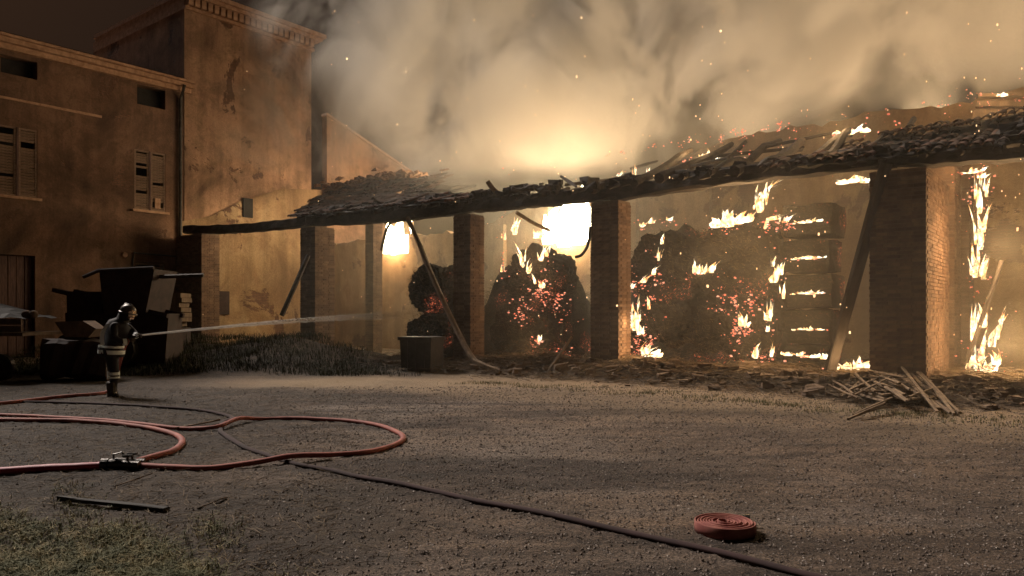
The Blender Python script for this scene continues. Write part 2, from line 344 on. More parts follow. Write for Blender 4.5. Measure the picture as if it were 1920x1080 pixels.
def grid(x0, x1, y0, y1, st, fine=True):
    nx, ny = int((x1-x0)/st)+1, int((y1-y0)/st)+1
    vs, fs, zone = [], [], []
    for j in range(ny):
        for i in range(nx):
            x, y = x0+(x1-x0)*i/(nx-1), y0+(y1-y0)*j/(ny-1)
            z = gz(x, y)+0.020*noise.noise(Vector((x*9, y*9, 0)))+0.006*noise.noise(Vector((x*25, y*25, 2)))
            if i in (0, nx-1) or j in (0, ny-1): z -= 0.0
            vs.append((x, y, z))
            b = W2B(x, y); nn = noise.noise(Vector((x*.35, y*.6, 1)))
            px = 960+F*x/max(y, 1)
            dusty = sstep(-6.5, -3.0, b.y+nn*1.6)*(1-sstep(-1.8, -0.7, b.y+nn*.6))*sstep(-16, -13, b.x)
            pale = math.exp(-(((x+4.6)/2.6)**2+((y-17.2)/1.3)**2))  # soft oval: a lit patch of the yard painted into the colour
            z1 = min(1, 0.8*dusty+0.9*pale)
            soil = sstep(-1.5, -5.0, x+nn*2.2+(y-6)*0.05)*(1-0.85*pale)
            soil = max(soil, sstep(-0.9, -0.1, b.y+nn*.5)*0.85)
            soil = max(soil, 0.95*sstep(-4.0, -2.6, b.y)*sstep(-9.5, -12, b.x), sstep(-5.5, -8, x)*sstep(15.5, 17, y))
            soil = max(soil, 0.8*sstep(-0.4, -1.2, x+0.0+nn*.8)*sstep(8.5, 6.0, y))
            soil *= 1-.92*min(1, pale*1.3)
            zone.append((z1, min(1, soil), 0, 1))
    for j in range(ny-1):
        for i in range(nx-1):
            a = j*nx+i; fs.append((a, a+1, a+nx+1, a+nx))
    return vs, fs, zone
def ground_obj(name, args):
    vs, fs, zone = grid(*args); me = bpy.data.meshes.new(name); me.from_pydata(vs, [], fs); me.update()
    ca = me.color_attributes.new('zone', 'FLOAT_COLOR', 'POINT')
    ca.data.foreach_set('color', [c for z in zone for c in z])
    me.polygons.foreach_set('use_smooth', [True]*len(me.polygons))
    me.materials.append(M['ground']); o = bpy.data.objects.new(name, me); C.objects.link(o); o['kind'] = 'structure'
    return o
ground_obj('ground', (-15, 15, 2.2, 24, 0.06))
o_far = MB()
for (x0, x1, y0, y1) in ((-400, 400, -60, 2.25), (-400, -14.95, 2.2, 24.05), (14.95, 400, 2.2, 24.05), (-400, 400, 23.95, 700)):
    o_far.add([(x0, y0, -0.06), (x1, y0, -0.06), (x1, y1, -0.06), (x0, y1, -0.06)], [(0, 1, 2, 3)])
tag(o_far.build('outer_ground', 'ground'), kind='structure')

# scatter of stones
def scatter(name, mt, n, pos, shape, label, cat):
    mb = MB()
    for i in range(n):
        p = pos()
        if p is None: continue
        shape(mb, p)
    return tag(mb.build(name, mt), label, cat, kind='stuff')
def stone(mb, p, lo=0.003, hi=0.013):
    r = (lo+(hi-lo)*R.random()**2.8)*(.8+p[1]*.055); a = R.random()*pi
    x, y, z = p
    vs = []
    for k in range(4):
        th = a+k*pi/2; rr = r*R.uniform(.7, 1.3); vs.append((x+cos(th)*rr, y+sin(th)*rr, z+r*.2))
    vs += [(x+R.uniform(-.3, .3)*r, y+R.uniform(-.3, .3)*r, z+r*R.uniform(.7, 1.1)), (x, y, z-r*.4)]
    mb.add(vs, [(0, 1, 4), (1, 2, 4), (2, 3, 4), (3, 0, 4), (1, 0, 5), (2, 1, 5), (3, 2, 5), (0, 3, 5)])
def gp():
    # denser near the camera, thinning with distance
    y = 3.3+13*R.random()**1.35; x = R.uniform(-0.75, 0.75)*y
    if x < -1-0.2*y and R.random() < .75: return None
    return Vector((x, y, gz(x, y)))
scatter('gravel', 'stone', 100000, gp, stone, 'small grey gravel strewn over the yard', 'gravel')
def blade(mb, p, h, w=0.006, lean=0.5, a=None):
    a = R.random()*2*pi if a is None else a; l = R.uniform(.2, 1)*lean
    d = Vector((cos(a), sin(a), 0)); s = Vector((-sin(a), cos(a), 0))*w
    m = p+Vector((0, 0, h*.55))+d*h*l*.35; t = p+Vector((0, 0, h*(1-.3*l)))+d*h*l
    mb.add([p-s, p+s, m+s*.8, m-s*.8, t], [(0, 1, 2, 3), (3, 2, 4)])
def bit(mb, p, L=None, w=0.0025, lift=0.01):
    a = R.random()*pi; L = L or R.uniform(.03, .12); d = Vector((cos(a), sin(a), R.uniform(-.15, .25))).normalized()*L/2; s = Vector((-sin(a), cos(a), 0))*w
    p = p+Vector((0, 0, lift+abs(d.z))); u = Vector((0, 0, w))
    mb.add([p-d-s, p-d+s, p+d+s, p+d-s, p-d+u, p+d+u], [(0, 1, 5, 4), (1, 2, 5), (3, 0, 4, 5), (2, 3, 5)])
# foreground grass, lower left
mb = MB()
for i in range(520):
    px, py = R.uniform(-60, 520), 900+R.random()**0.8*230
    dens = noise.noise(Vector((px*.011, py*.016, 4)))+0.9*sstep(900, 1080, py)-0.8*sstep(250, 520, px)
    if dens < 0.38: continue
    c = ground(px, py)
    for k in range(int(18+34*min(1, dens))):
        x, y = c.x+R.gauss(0, .09), c.y+R.gauss(0, .09)
        blade(mb, Vector((x, y, gz(x, y)-.005)), R.uniform(.03, .12)*(.5+.7*min(1, dens)), R.uniform(.0018, .004), 1.6)
tag(mb.build('grass', 'grass'), 'tufts of short green grass in the lower left corner', 'grass', kind='stuff')
mb = MB()
for i in range(5200):
    y = 4+12*R.random()**1.3; x = -0.7*y*R.random()**0.7+R.uniform(-.3, .6)
    if x > -0.12*y-0.6 and R.random() < .8: continue
    bit(mb, Vector((x, y, gz(x, y))), R.uniform(.03, .16))
tag(mb.build('straw_litter', 'straw'), 'dry straw stalks scattered over the soil at the left', 'straw', kind='stuff')
mb = MB()
for i in range(260):
    c = B2W(R.uniform(-9, 5), R.gauss(-3.2, .35)); 
    for k in range(16):
        x, y = c.x+R.gauss(0, .12), c.y+R.gauss(0, .08); blade(mb, Vector((x, y, gz(x, y))), R.uniform(.03, .09), .004, 1)
tag(mb.build('low_grass', 'grass'), 'thin strip of trodden grass in front of the debris', 'grass', kind='stuff')

# ------------------------------------------------------------------ farmhouse and tower
XF = -29.0
def wall_with_holes(mb, X, y0, y1, z0, z1, holes, depth=0.45):
    ys = sorted({y0, y1, *[h[0] for h in holes], *[h[1] for h in holes]})
    zs = sorted({z0, z1, *[h[2] for h in holes], *[h[3] for h in holes]})
    for a, b in zip(ys, ys[1:]):
        for c, d in zip(zs, zs[1:]):
            if any(h[0]-1e-6 <= a and b <= h[1]+1e-6 and h[2]-1e-6 <= c and d <= h[3]+1e-6 for h in holes): continue
            mb.add([(X, a, c), (X, b, c), (X, b, d), (X, a, d)], [(0, 1, 2, 3)])
    for (a, b, c, d) in holes:
        for q in (((X, a, c), (X-depth, a, c), (X-depth, a, d), (X, a, d)), ((X, b, c), (X, b, d), (X-depth, b, d), (X-depth, b, c)),
                  ((X, a, d), (X-depth, a, d), (X-depth, b, d), (X, b, d)), ((X, a, c), (X, b, c), (X-depth, b, c), (X-depth, a, c))):
            mb.add(q, [(0, 1, 2, 3)])
def rect(px0, px1, py0, py1, X=XF):
    a, b = onX(px0, py0, X), onX(px1, py1, X); a2 = onX(px0, py1, X)
    return [a.y, b.y, 0.5*(a2.z+b.z), 0.5*(a.z+onX(px1, py0, X).z)]
def hole(px0, px1, yt0, yb0):   # top and bottom as read at px1
    a, b = onX(px0, 0, XF).y, onX(px1, 0, XF).y
    return [a, b, onX(px1, yb0, XF).z, onX(px1, yt0, XF).z]
house = bthing('farmhouse', 'long plastered farmhouse with broken shutters and peeling wall, left of the tower', 'house', XF, -6)
OFF = Vector((XF, -6, 0))
yt = onX(345, 0, XF).y; zc = onX(345, 160, XF).z; y_l = -34
h_attic1, h_attic2 = hole(1, 70, 117, 150), hole(257, 310, 170, 206)
h_sh1, h_sh2 = hole(-6, 70, 245, 372), hole(252, 310, 289, 398)
h_door = hole(-30, 66, 480, 640); h_door[2] = -0.1
h_vent = hole(254, 308, 494, 516)
mb = MB(); wall_with_holes(mb, XF, y_l, yt, -0.1, zc, [h_attic1, h_attic2, h_sh1, h_sh2, h_door, h_vent])
mb.add([(XF-9, y_l, -0.1), (XF, y_l, -0.1), (XF, y_l, zc), (XF-9, y_l, zc)], [(0, 1, 2, 3)])
mb.add([(XF-9, y_l, -0.1), (XF-9, y_l, zc), (XF-9, yt, zc), (XF-9, yt, -0.1)], [(0, 1, 2, 3)])
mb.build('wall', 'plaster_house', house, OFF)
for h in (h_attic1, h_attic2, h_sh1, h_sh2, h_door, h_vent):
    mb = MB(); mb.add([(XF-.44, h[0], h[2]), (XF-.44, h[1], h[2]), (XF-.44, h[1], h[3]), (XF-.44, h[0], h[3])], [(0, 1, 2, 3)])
    mb.build('interior_shade', 'void', house, OFF)  # near-black sheet painted as the unlit interior behind each opening
# cornice: two stepped mouldings
mb = MB(); mb.box(XF-.1, XF+.16, y_l, yt+.25, zc-.34, zc-.14).box(XF-.1, XF+.34, y_l, yt+.3, zc-.13, zc+.04).box(XF-.1, XF+.46, y_l, yt+.3, zc+.05, zc+.15)
mb.build('cornice', 'stucco_trim', house, OFF)
mb = MB(); mb.add([(XF+.5, y_l, zc+.16), (XF+.5, yt, zc+.16), (XF-4.5, yt, zc+1.7), (XF-4.5, y_l, zc+1.7), (XF-9.5, y_l, zc+.1), (XF-9.5, yt, zc+.1)], [(0, 1, 2, 3), (3, 2, 5, 4)])
mb.build('roof', 'tile', house, OFF)
mb = MB(); a = onX(0, 191, XF); b2 = onX(190, 219, XF); mb.box(XF-.02, XF+.05, y_l, b2.y, b2.z-.05, b2.z+.04, 0)
mb.build('string_course', 'stucco_trim', house, OFF)
slat_me = MB().box(-.012, .012, -.5, .5, -.045, .045).mesh('slat', 'shutter')
def shutters(h, broken, sill=True):
    wy = (h[1]-h[0]); fr = MB(); m_ = .07
    sh = MB(); mid = (h[0]+h[1])/2
    for (a, b) in ((h[0], mid-.04), (mid+.04, h[1])):
        fr.box(XF-.10, XF-.02, a, a+m_, h[2], h[3]).box(XF-.10, XF-.02, b-m_, b, h[2], h[3])
        fr.box(XF-.10, XF-.02, a+m_, b-m_, h[3]-m_, h[3]).box(XF-.10, XF-.02, a+m_, b-m_, h[2], h[2]+m_)
    fo = fr.build('shutter_frame', 'shutter', house, OFF)
    cb = MB().box(XF-.09, XF+.01, mid-.038, mid+.038, h[2], h[3]).build('mullion', 'door', house, OFF)
    n = int((h[3]-h[2]-.14)/.105)
    for li, (a, b) in enumerate(((h[0]+m_, mid-.04-m_), (mid+.04+m_, h[1]-m_))):
        for k in range(n):
            if (li, k) in broken: continue
            z = h[2]+.12+k*.105
            droop = R.uniform(-.02, .02) if R.random() > .25 else R.uniform(-.07, .07)
            o = inst('slat', slat_me, house, Vector((XF-.055, (a+b)/2, z))-OFF, (droop, radians(32+R.uniform(-10, 10)), 0), (1, (b-a)*1.0, 1))
    if sill: MB().box(XF-.05, XF+.14, h[0]-.12, h[1]+.12, h[2]-.11, h[2]-.01).build('sill', 'stucco_trim', house, OFF)
shutters(h_sh1, {(0, 22), (0, 21), (0, 17), (1, 18), (0, 6), (1, 17)})
shutters(h_sh2, {(0, 17), (0, 15), (0, 14), (0, 13), (0, 6), (1, 2), (1, 1), (1, 10)})
MB().box(XF-.04, XF+.02, h_sh2[1]-.45, h_sh2[1]-.22, h_sh2[2]+.12, h_sh2[2]+.55).build('loose_board', 'stucco_trim', house, OFF)
nb = 6
for k in range(nb):
    w_ = (h_door[1]-h_door[0])/nb; a = h_door[0]+k*w_
    MB().box(XF-.30, XF-.24+(.015 if k % 2 else 0), a+.012, a+w_-.012, 0, h_door[3]-.03).build('door_plank', 'door', house, OFF)
MB().box(XF-.23, XF-.18, h_door[0]+.05, h_door[1]-.05, 1.4, 1.56).build('door_rail', 'door', house, OFF)
for k in range(4):
    z = h_vent[2]+(k+.5)*(h_vent[3]-h_vent[2])/4; MB().box(XF-.12, XF-.06, h_vent[0], h_vent[1], z-.035, z+.035).build('vent_slat', 'shutter', house, OFF)
# downpipe in the corner by the tower
mb = MB(); p = onX(342, 165, XF)
mb.tube([(XF+.42, yt-.2, zc-.1), (XF+.12, yt-.22, zc-.7), (XF+.12, yt-.22, 6), (XF+.12, yt-.22, .1)], .07, 10); mb.build('downpipe', 'pipe', house, OFF)
q1, q2, q3 = onX(247, 500, XF), onX(250, 474, XF), onX(330, 481, XF)
MB().tube([(XF+.06, q1.y, q1.z), (XF+.06, q2.y, q2.z), (XF+.06, q3.y, q3.z)], .035, 8).build('water_pipe', 'pipe', house, OFF)
q = onX(232, 478, XF); mb = MB(); mb.tube([(XF, q.y, q.z), (XF+.14, q.y, q.z)], [.13, .1], 12); mb.build('wall_fitting', 'stucco_trim', house, OFF)

# tower
tower = bthing('tower', 'tall plastered tower block with dentilled brick cornice, rising behind the farmhouse', 'tower', XF, 4)
OT = Vector((XF, 4, 0))
y0t, y1t = yt, onX(583, 0, XF).y; zt = onX(583, 92, XF).z
mb = MB(); mb.box(XF-9, XF+.03, y0t, y1t, -.1, zt); mb.build('wall', 'plaster_tower', tower, OT)
mb = MB(); mb.box(XF-8.9, XF+.15, y0t-.02, y1t+.12, zt-.12, zt+.02); mb.build('string_course', 'stucco_trim', tower, OT)
mb = MB(); mb.box(XF-8.8, XF+.42, y0t+.01, y1t+.42, zt+.40, zt+.56).box(XF-8.9, XF+.55, y0t-.02, y1t+.55, zt+.565, zt+.75)
mb.build('cornice', 'stucco_trim', tower, OT)
dent = MB().box(0, .30, -.11, .11, 0, .36).mesh('dentil', 'stucco_trim')
nd = 22
for k in range(nd):
    inst('dentil', dent, tower, Vector((XF+.03, y0t+(k+.5)*(y1t-y0t)/nd, zt+.03))-OT)
mb = MB(); mb.box(XF-9, XF, y0t, y1t, zt+.03, zt+.39); mb.build('frieze', 'stucco_trim', tower, OT)
# lower lean-to scar: patch of paler plaster where the burnt roof met the tower
# gable wall beyond the tower
ga, gb = onX(613, 216, XF+.5), onX(772, 326, XF+.5)
gable = bthing('gable_wall', 'triangular plastered gable end standing alone to the right of the tower', 'wall', XF+.5, ga.y)
OG = Vector((XF+.5, ga.y, 0)); mb = MB()
pts = [(ga.y, -.1), (gb.y, -.1), (gb.y, gb.z), (ga.y, ga.z)]
mb.add([(XF+.5, y, z) for y, z in pts]+[(XF+.1, y, z) for y, z in pts], [(0, 1, 2, 3), (7, 6, 5, 4), (3, 2, 6, 7), (0, 3, 7, 4), (1, 5, 6, 2)])
mb.build('wall', 'plaster_tower', gable, OG)
mb = MB(); mb.beam((XF+.35, ga.y-.05, ga.z+.05), (XF+.35, gb.y+.1, gb.z+.05), .5, .14, 6, .005); mb.build('coping', 'stucco_trim', gable, OG)

# ------------------------------------------------------------------ barn
barn = bthing('barn', 'long open-fronted brick hay barn on fire with its tiled roof burnt through', 'barn', 0, 0)
brick_me = MB().box(-.12, .12, -.055, .055, -.031, .031).mesh('brick', 'brick')
def bricks_of(x0, x1, y0, y1, h):
    out = []; rows = int(h/.077)
    for r in range(rows):
        z = .04+r*.077
        for (face, a0, a1) in (('f', x0, x1), ('r', y0, y1), ('l', y0, y1), ('b', x0, x1)):
            L = a1-a0; off = .125 if (r+(face in 'rl')) % 2 else 0
            n = max(1, round((L+off)/.25)); st = L/n if not off else L/(n-.5)
            p = a0-(st/2 if off else 0)
            while p < a1-.02:
                a, b = max(p, a0), min(p+st, a1)
                if b-a > .05:
                    c = (a+b)/2; sc = (b-a-.012)/.24
                    pr = R.uniform(-.007, .006)
                    if face == 'f': out.append((face, Vector((c, y0+.05-pr, z)), 0, sc))
                    if face == 'b': out.append((face, Vector((c, y1-.05+pr, z)), 0, sc))
                    if face == 'r': out.append((face, Vector((x1-.05+pr, c, z)), pi/2, sc))
                    if face == 'l': out.append((face, Vector((x0+.05-pr, c, z)), pi/2, sc))
                p += st
    return out
def pillar(x0, x1, y0, y1, h, n_ind=0, name='pillar'):
    core = MB().box(x0+.015, x1-.015, y0+.015, y1-.015, -.2, h).build(name, 'mortar', barn)
    bs = bricks_of(x0, x1, y0, y1, h)
    # overlapping corner bricks of end faces are trimmed by shifting them inwards
    bs = [b for b in bs if not (b[0] in 'rl' and (b[1].y-y0 < .10 or y1-b[1].y < .10))]
    ind, rest = [], []
    vis = [b for b in bs if b[0] in 'fr']; step = max(1, len(vis)/max(1, n_ind))
    for b in bs:
        (ind if (b[0] in 'fr' and len(ind) < n_ind) else rest).append(b)
    for f, p, a, sc in ind:
        inst('brick', brick_me, core, p, (R.uniform(-.01, .01), R.uniform(-.01, .01), a+R.uniform(-.01, .01)), (sc, 1, 1))
    mb = MB()
    for f, p, a, sc in rest:
        m_ = Matrix.Translation(p) @ Matrix.Rotation(a, 4, 'Z') @ Matrix.Diagonal((sc, 1, 1, 1))
        o = len(mb.v)
        for v in brick_me.vertices: mb.v.append(m_ @ v.co)
        for q in brick_me.polygons: mb.f.append(tuple(o+i for i in q.vertices))
    if mb.v: tag(mb.build('brickwork', 'brick', core), kind='stuff')
    return core
def fx(px): return onY(px, 0, 0).x
A0, A1 = fx(1630), fx(1737)
zA = onY(1737, 312, 0).z; zB = onY(1182, 372, 0).z; zC = onY(885, 400, 0).z; zD = onY(590, 424, 0).z; zE = onY(378, 437, 0).z
pillar(A0, A1, 0, 2.9, zA, 300)
pillar(fx(1107), fx(1160), 0, .63, zB, 300)
pillar(fx(850), fx(882), 0, .63, zC)
pillar(fx(563), fx(591), 0, .85, zD)
pillar(fx(330), fx(378), 0, .8, zE)
x2 = onY(1790, 0, 4.5).x; x3 = onY(1818, 0, 7.0).x
pillar(x2-.9, x2, 4.5, 5.6, 6.2); pillar(x3-.9, x3, 7.0, 7.9, 6.6)
TB = 8.0
for px in (700, 960, 1330):
    xx = onY(px, 0, 4.4).x
    if px == 700: pillar(xx-.5, xx, 4.4, 4.9, 5.9)
# back wall with two window openings and a ragged top
o1 = [onY(720, 0, TB).x, onY(766, 0, TB).x, onY(743, 476, TB).z, onY(743, 396, TB).z]
o2 = [onY(1028, 0, TB).x, onY(1104, 0, TB).x, onY(1063, 446, TB).z, onY(1063, 372, TB).z]
XL, XR = -28.4, 14
def topz(x):
    base = 5.2+0.9*sstep(-20, -14, x)+1.5*sstep(-13, -6, x)+0.7*sstep(1, 6, x)
    return base+0.14*noise.noise(Vector((x*3, 0, 0)))+.22*noise.noise(Vector((x*.6, 5, 0)))
mb = MB(); xs = sorted({*[XL+i*.25 for i in range(int((XR-XL)/.25)+1)], o1[0], o1[1], o2[0], o2[1]})
for a, b in zip(xs, xs[1:]):
    segs = [(-.1, None)]
    for o in (o1, o2):
        if a >= o[0]-1e-6 and b <= o[1]+1e-6: segs = [(-.1, o[2]), (o[3], None)]
    for z0, z1 in segs:
        za, zb = (topz(a), topz(b)) if z1 is None else (z1, z1)
        vs = [(a, TB, z0), (b, TB, z0), (b, TB, zb), (a, TB, za), (a, TB+.35, z0), (b, TB+.35, z0), (b, TB+.35, zb), (a, TB+.35, za)]
        mb.add(vs, [(0, 1, 2, 3), (5, 4, 7, 6), (3, 2, 6, 7), (0, 4, 5, 1), (0, 3, 7, 4), (1, 5, 6, 2)])
mb.build('back_wall', 'plaster_barn', barn)
# wall courses of brick showing on the back wall's top, and piers against it
for px in (1320, 1185, 940): 
    xx = onY(px, 0, TB).x; MB().box(xx-.28, xx+.28, TB-.22, TB-.005, -.1, topz(xx)-.3).build('pier', 'plaster_barn', barn)
# end wall lower part against the tower (yellowed plaster, scar of the roof above)
mb = MB(); ya = .3
prof = [(ya, -.1), (TB, -.1), (TB, 8.0), (5.6, 7.75), (3.4, 6.9), (1.8, 6.0), (ya, 5.6)]
mb.add([(XF+.09, y, z) for y, z in prof], [tuple(range(len(prof)))]); mb.build('end_wall', 'plaster_barn', barn)
q = rect(455, 473, 372, 408, XF+.1); MB().box(XF+.1, XF+.16, q[0], q[1], q[2], q[3]).build('niche_shade', 'void', barn)  # raised near-black box, its colour standing for the shade in a wall opening
q = rect(400, 428, 546, 590, XF+.1); MB().box(XF+.1, XF+.2, q[0], q[1], q[2], q[3]).build('hatch', 'rust', barn)
# lintel beams, pillar to pillar
def eave(pa, pb, wd=.34, ht=.36, sag=.0, seed=0):
    a = onY(pa[0], pa[1], .28); b = onY(pb[0], pb[1], .28); up = Vector((0, 0, ht/2))
    mb = MB(); mb.beam(a+up, b+up, wd, ht, 22, .035, sag, seed); return mb.build('eave_beam', 'char', barn, smooth=False)
eave((1150, 378), (1680, 314), ht=.38, sag=-.06, seed=1)
eave((1600, 318), (2150, 289), ht=.42, seed=2)
eave((860, 400), (1160, 373), ht=.36, sag=.03, seed=3)
eave((565, 424), (872, 400), ht=.40, sag=.10, seed=4)
eave((350, 438), (580, 424), ht=.34, sag=.10, seed=5)
# ridge of the back: timber plate
SL = 0.36
def rz(X, Y):
    zb = zA+.45+(zE-zA)*min(1, max(0, -X/26)); u = min(1, max(0, Y/2)); return zb+SL*Y-.10+(.26*noise.noise(Vector((X*.45, Y*.6, 2)))-.14)*u+.05*noise.noise(Vector((X*1.7, Y*1.7, 8)))
raf = 0
def rafter(X, y0, y1, r=.075, dx=0, dz=0, seed=0, name='rafter', dz0=0):
    mb = MB(); n = 9; pts = []; rr = []
    for k in range(n):
        t = k/(n-1); y = y0+(y1-y0)*t
        pts.append((X+dx*t+.05*noise.noise(Vector((seed, t*3, 0))), y, rz(X, y)-.12+dz0+dz*t+.05*noise.noise(Vector((t*2, seed, 4))))); rr.append(r*(1+.35*noise.noise(Vector((t*5, seed*1.3, 2))))*(1 if t < .75 else 1.25-.5*t))
    mb.tube(pts, rr, 7, wob=.25); return mb.build(name, 'char', barn)
# rafters over the bay between the two near pillars (burnt, broken, uneven)
i = 0
for X in [k*-.62+1.2 for k in range(32)]:
    i += 1
    ln = R.uniform(2.5, 5.5)
    rr_ = R.uniform(.055, .085)
    if X < -7.2: ln = R.uniform(.3, 1.1)
    if X > -.5: ln = 3.8
    if X < -12: ln = max(.6, 5.5*sstep(-12, -17, X))
    rafter(X, R.uniform(-.45, -.1), ln, R.uniform(.08, .125) if -7.2 < X < -.5 else .07, R.uniform(-.3, .3), R.uniform(-.3, .35) if -7.2 < X < -.5 else -.1, i, dz0=.1 if -7.2 < X < -.5 else 0)
for i in range(11):   # collapsed laths lying crosswise
    X = R.uniform(-9, -.5); Y = R.uniform(.3, 4.5); mb = MB(); a = R.uniform(-.9, .9); L = R.uniform(.5, 1.3)
    c = Vector((X, Y, rz(X, Y)+R.uniform(-.12, .12))); d = Vector((cos(a), sin(a), SL*sin(a)+R.uniform(-.15, .2)))*L
    mb.tube([c-d, c+d*.2, c+d], [.045, .05, .03], 6, wob=.3); mb.build('broken_lath', 'char', barn)
# roof tiles: half pipes, the nearest ones parts, the rest joined
def tile_mesh():
    mb = MB(); n = 6
    for (y, r) in ((0, .095), (.45, .075)):
        for k in range(n+1):
            th = pi*k/n; mb.v.append(Vector((cos(th)*r, y, sin(th)*r*.75)))
    for (y, r) in ((0, .08), (.45, .06)):
        for k in range(n+1):
            th = pi*k/n; mb.v.append(Vector((cos(th)*r, y, sin(th)*r*.75-.002)))
    m1 = n+1
    for k in range(n):
        mb.f += [(k, k+1, m1+k+1, m1+k), (2*m1+k+1, 2*m1+k, 3*m1+k, 3*m1+k+1), (k+1, k, 2*m1+k, 2*m1+k+1)]
    return mb.mesh('roof_tile', 'tile')
tile_me = tile_mesh()
tiles = []
def lay(x0, x1, keep):
    X = x0
    while X < x1:
        for k in range(22):
            Y = -.55+k*.36
            if Y > 7.7 or not keep(X, Y): continue
            if nz(X, Y, 2.3) > .30 or R.random() < .05: continue
            j = .025 if R.random() > .25 else .09
            # up-turned course between ridged ones: offset flat tile
            tiles.append((Vector((X+R.uniform(-j, j), Y+R.uniform(-j, j), rz(X, Y)+.02+R.uniform(0, j))), math.atan(SL)-.03+R.uniform(-j, j), R.uniform(-j, j)*2, 0))
        X += .215
nz = lambda x, y, s=1.1: noise.noise(Vector((x*s, y*s, 7)))
def keep_left(X, Y):
    lim = .2+7.4*sstep(-12.0, -22, X)+nz(X, Y)*1.0
    return Y < lim and X > max(-28.6, -20.6-.9*Y)+nz(X, Y)*.4
def keep_right(X, Y):
    lim = 0.2+3.9*sstep(-3.4, -.2, X)+nz(X, Y)*1.3+nz(X, Y, 3.5)*.5-(.9 if -3.4 < X < -2.2 else 0)
    return Y < lim
lay(-28.6, -11.5, keep_left); lay(-3.0, 7.5, keep_right)
tiles.sort(key=lambda t: (t[0]-Vector((-6, -14, 0))).length)
for p, a, b, c in tiles[:300]:
    inst('roof_tile', tile_me, barn, p, (a, b, 0))
mb = MB()
for p, a, b, c in tiles[300:]:
    m_ = Matrix.Translation(p) @ Matrix.Rotation(a, 4, 'X') @ Matrix.Rotation(b, 4, 'Y'); o = len(mb.v)
    for v in tile_me.vertices: mb.v.append(m_ @ v.co)
    for q in tile_me.polygons: mb.f.append(tuple(o+i for i in q.vertices))
tag(mb.build('tile_field', 'tile', barn), kind='stuff')
# boards below the tiles, so that the roof is closed where tiles remain
mb = MB(); st = .3
for i in range(int(37/st)):
    for k in range(27):
        X, Y = -28.5+i*st, -.4+k*st
        if (X < -11.5 and keep_left(X, Y+.2)) or (X > -3.0 and X < 7.5 and keep_right(X, Y+.2)):
            z = rz(X, Y)-.03
            if nz(X, Y, 2.3) > .38: continue
            mb.add([(X, Y, z), (X+st, Y, rz(X+st, Y)-.03), (X+st, Y+st, rz(X+st, Y+st)-.03), (X, Y+st, rz(X, Y+st)-.03)], [(0, 1, 2, 3)])
tag(mb.build('roof_boards', 'char', barn), kind='stuff')
# broken clay on the far roof's top edge, in a brighter material to look firelit
mb = MB()
for i in range(420):
    k = R.random(); q = roof_pt(620+155*k, 356-31*k, z0=5.25); q = q+Vector((R.gauss(0, .2), R.gauss(0, .35), R.uniform(-.15, .12)))
    r = R.uniform(.05, .13); mb.box(q.x-r*1.3, q.x+r*1.3, q.y-r, q.y+r, q.z-r*.4, q.z+r*.5, r*.5)
tag(mb.build('firelit_broken_tiles', 'stucco_trim', barn), kind='stuff')
# burnt rubble along the eave and on the beam
mb = MB()
for i in range(900):
    X = R.uniform(-20.5, 6); Y = R.uniform(-.3, .6); d = 1 if X < -20 or (-18 < X < -10) else .45
    if nz(X, 0, 1.6) < -.1+.2*(1-d): continue
    r = R.uniform(.03, .11); p = Vector((X, Y, rz(X, Y)-.10+R.uniform(0, .12+.25*max(0, nz(X, 3, .9)))))
    mb.box(p.x-r*1.5, p.x+r*1.5, p.y-r, p.y+r, p.z-r*.6, p.z+r*.8, r*.6)
tag(mb.build('eave_rubble', 'char', barn), kind='stuff')
# far roof bits on the right behind: purlins of the rear slope
for k, (pa, pb, ww) in enumerate((((1830, 196), (1990, 194), .16), ((1825, 217), (1990, 215), .28), ((1835, 180), (1990, 176), .10))):
    a, b = onY(*pa, 7.2), onY(*pb, 7.2); mb = MB(); mb.beam(a, b, .2, ww, 8, .02, 0, k+20); mb.build('purlin', 'timber', barn)

# ------------------------------------------------------------------ hay bales
def round_bale(px, z, rad, Yb, label, ln=1.3, seed=0, ang=0.0):
    p = onY(px, 560, Yb); t = bthing('hay_bale', label, 'hay bale', p.x, Yb, z-rad, 'round hay bales in the barn')
    mb = MB(); n, rings = 96, [(-.5, k/14) for k in range(14)]+[(-.495, .98), (-.47, 1)]+[(-.42+k*.07, 1) for k in range(13)]+[(.5, .9), (.5, 0)]
    o = 0
    for (y, r) in rings:
        for k in range(n):
            th = 2*pi*k/n; v = Vector((cos(th)*rad*r, y*ln, rad+sin(th)*rad*r))
            d = noise.fractal(Vector((v.x*1.6+seed*5, v.y*1.6, v.z*1.6)), 0.75, 2.1, 6)*.17+(.05*noise.noise(v*9))
            v += Vector((cos(th)*d*(r > .4), -d*.8 if y < -.4 else 0, sin(th)*d*(r > .4)))
            if v.z < .02: v.z = .02
            mb.v.append(v)
    for i in range(len(rings)-1):
        for k in range(n): mb.f.append((i*n+k, (i+1)*n+k, (i+1)*n+(k+1) % n, i*n+(k+1) % n))
    mb.build('hay', 'bale', t, smooth=False)
    sb = MB()
    for i in range(1100):
        th = R.random()*2*pi; rr = rad*math.sqrt(R.random()); p = Vector((cos(th)*rr, -ln*.5-.03, rad+sin(th)*rr))
        if R.random() < .35: p = Vector((cos(th)*rad, R.uniform(-.5, .5)*ln, rad+sin(th)*rad))
        d = Vector((R.gauss(0, 1), R.gauss(-.5, .6), R.gauss(-.2, .8))).normalized()*R.uniform(.06, .22); w2 = Vector((.006, 0, .006))
        sb.add([p-w2, p+w2, p+d], [(0, 1, 2)])
    tag(sb.build('loose_straw', 'straw_dark', t), kind='stuff')
    return t
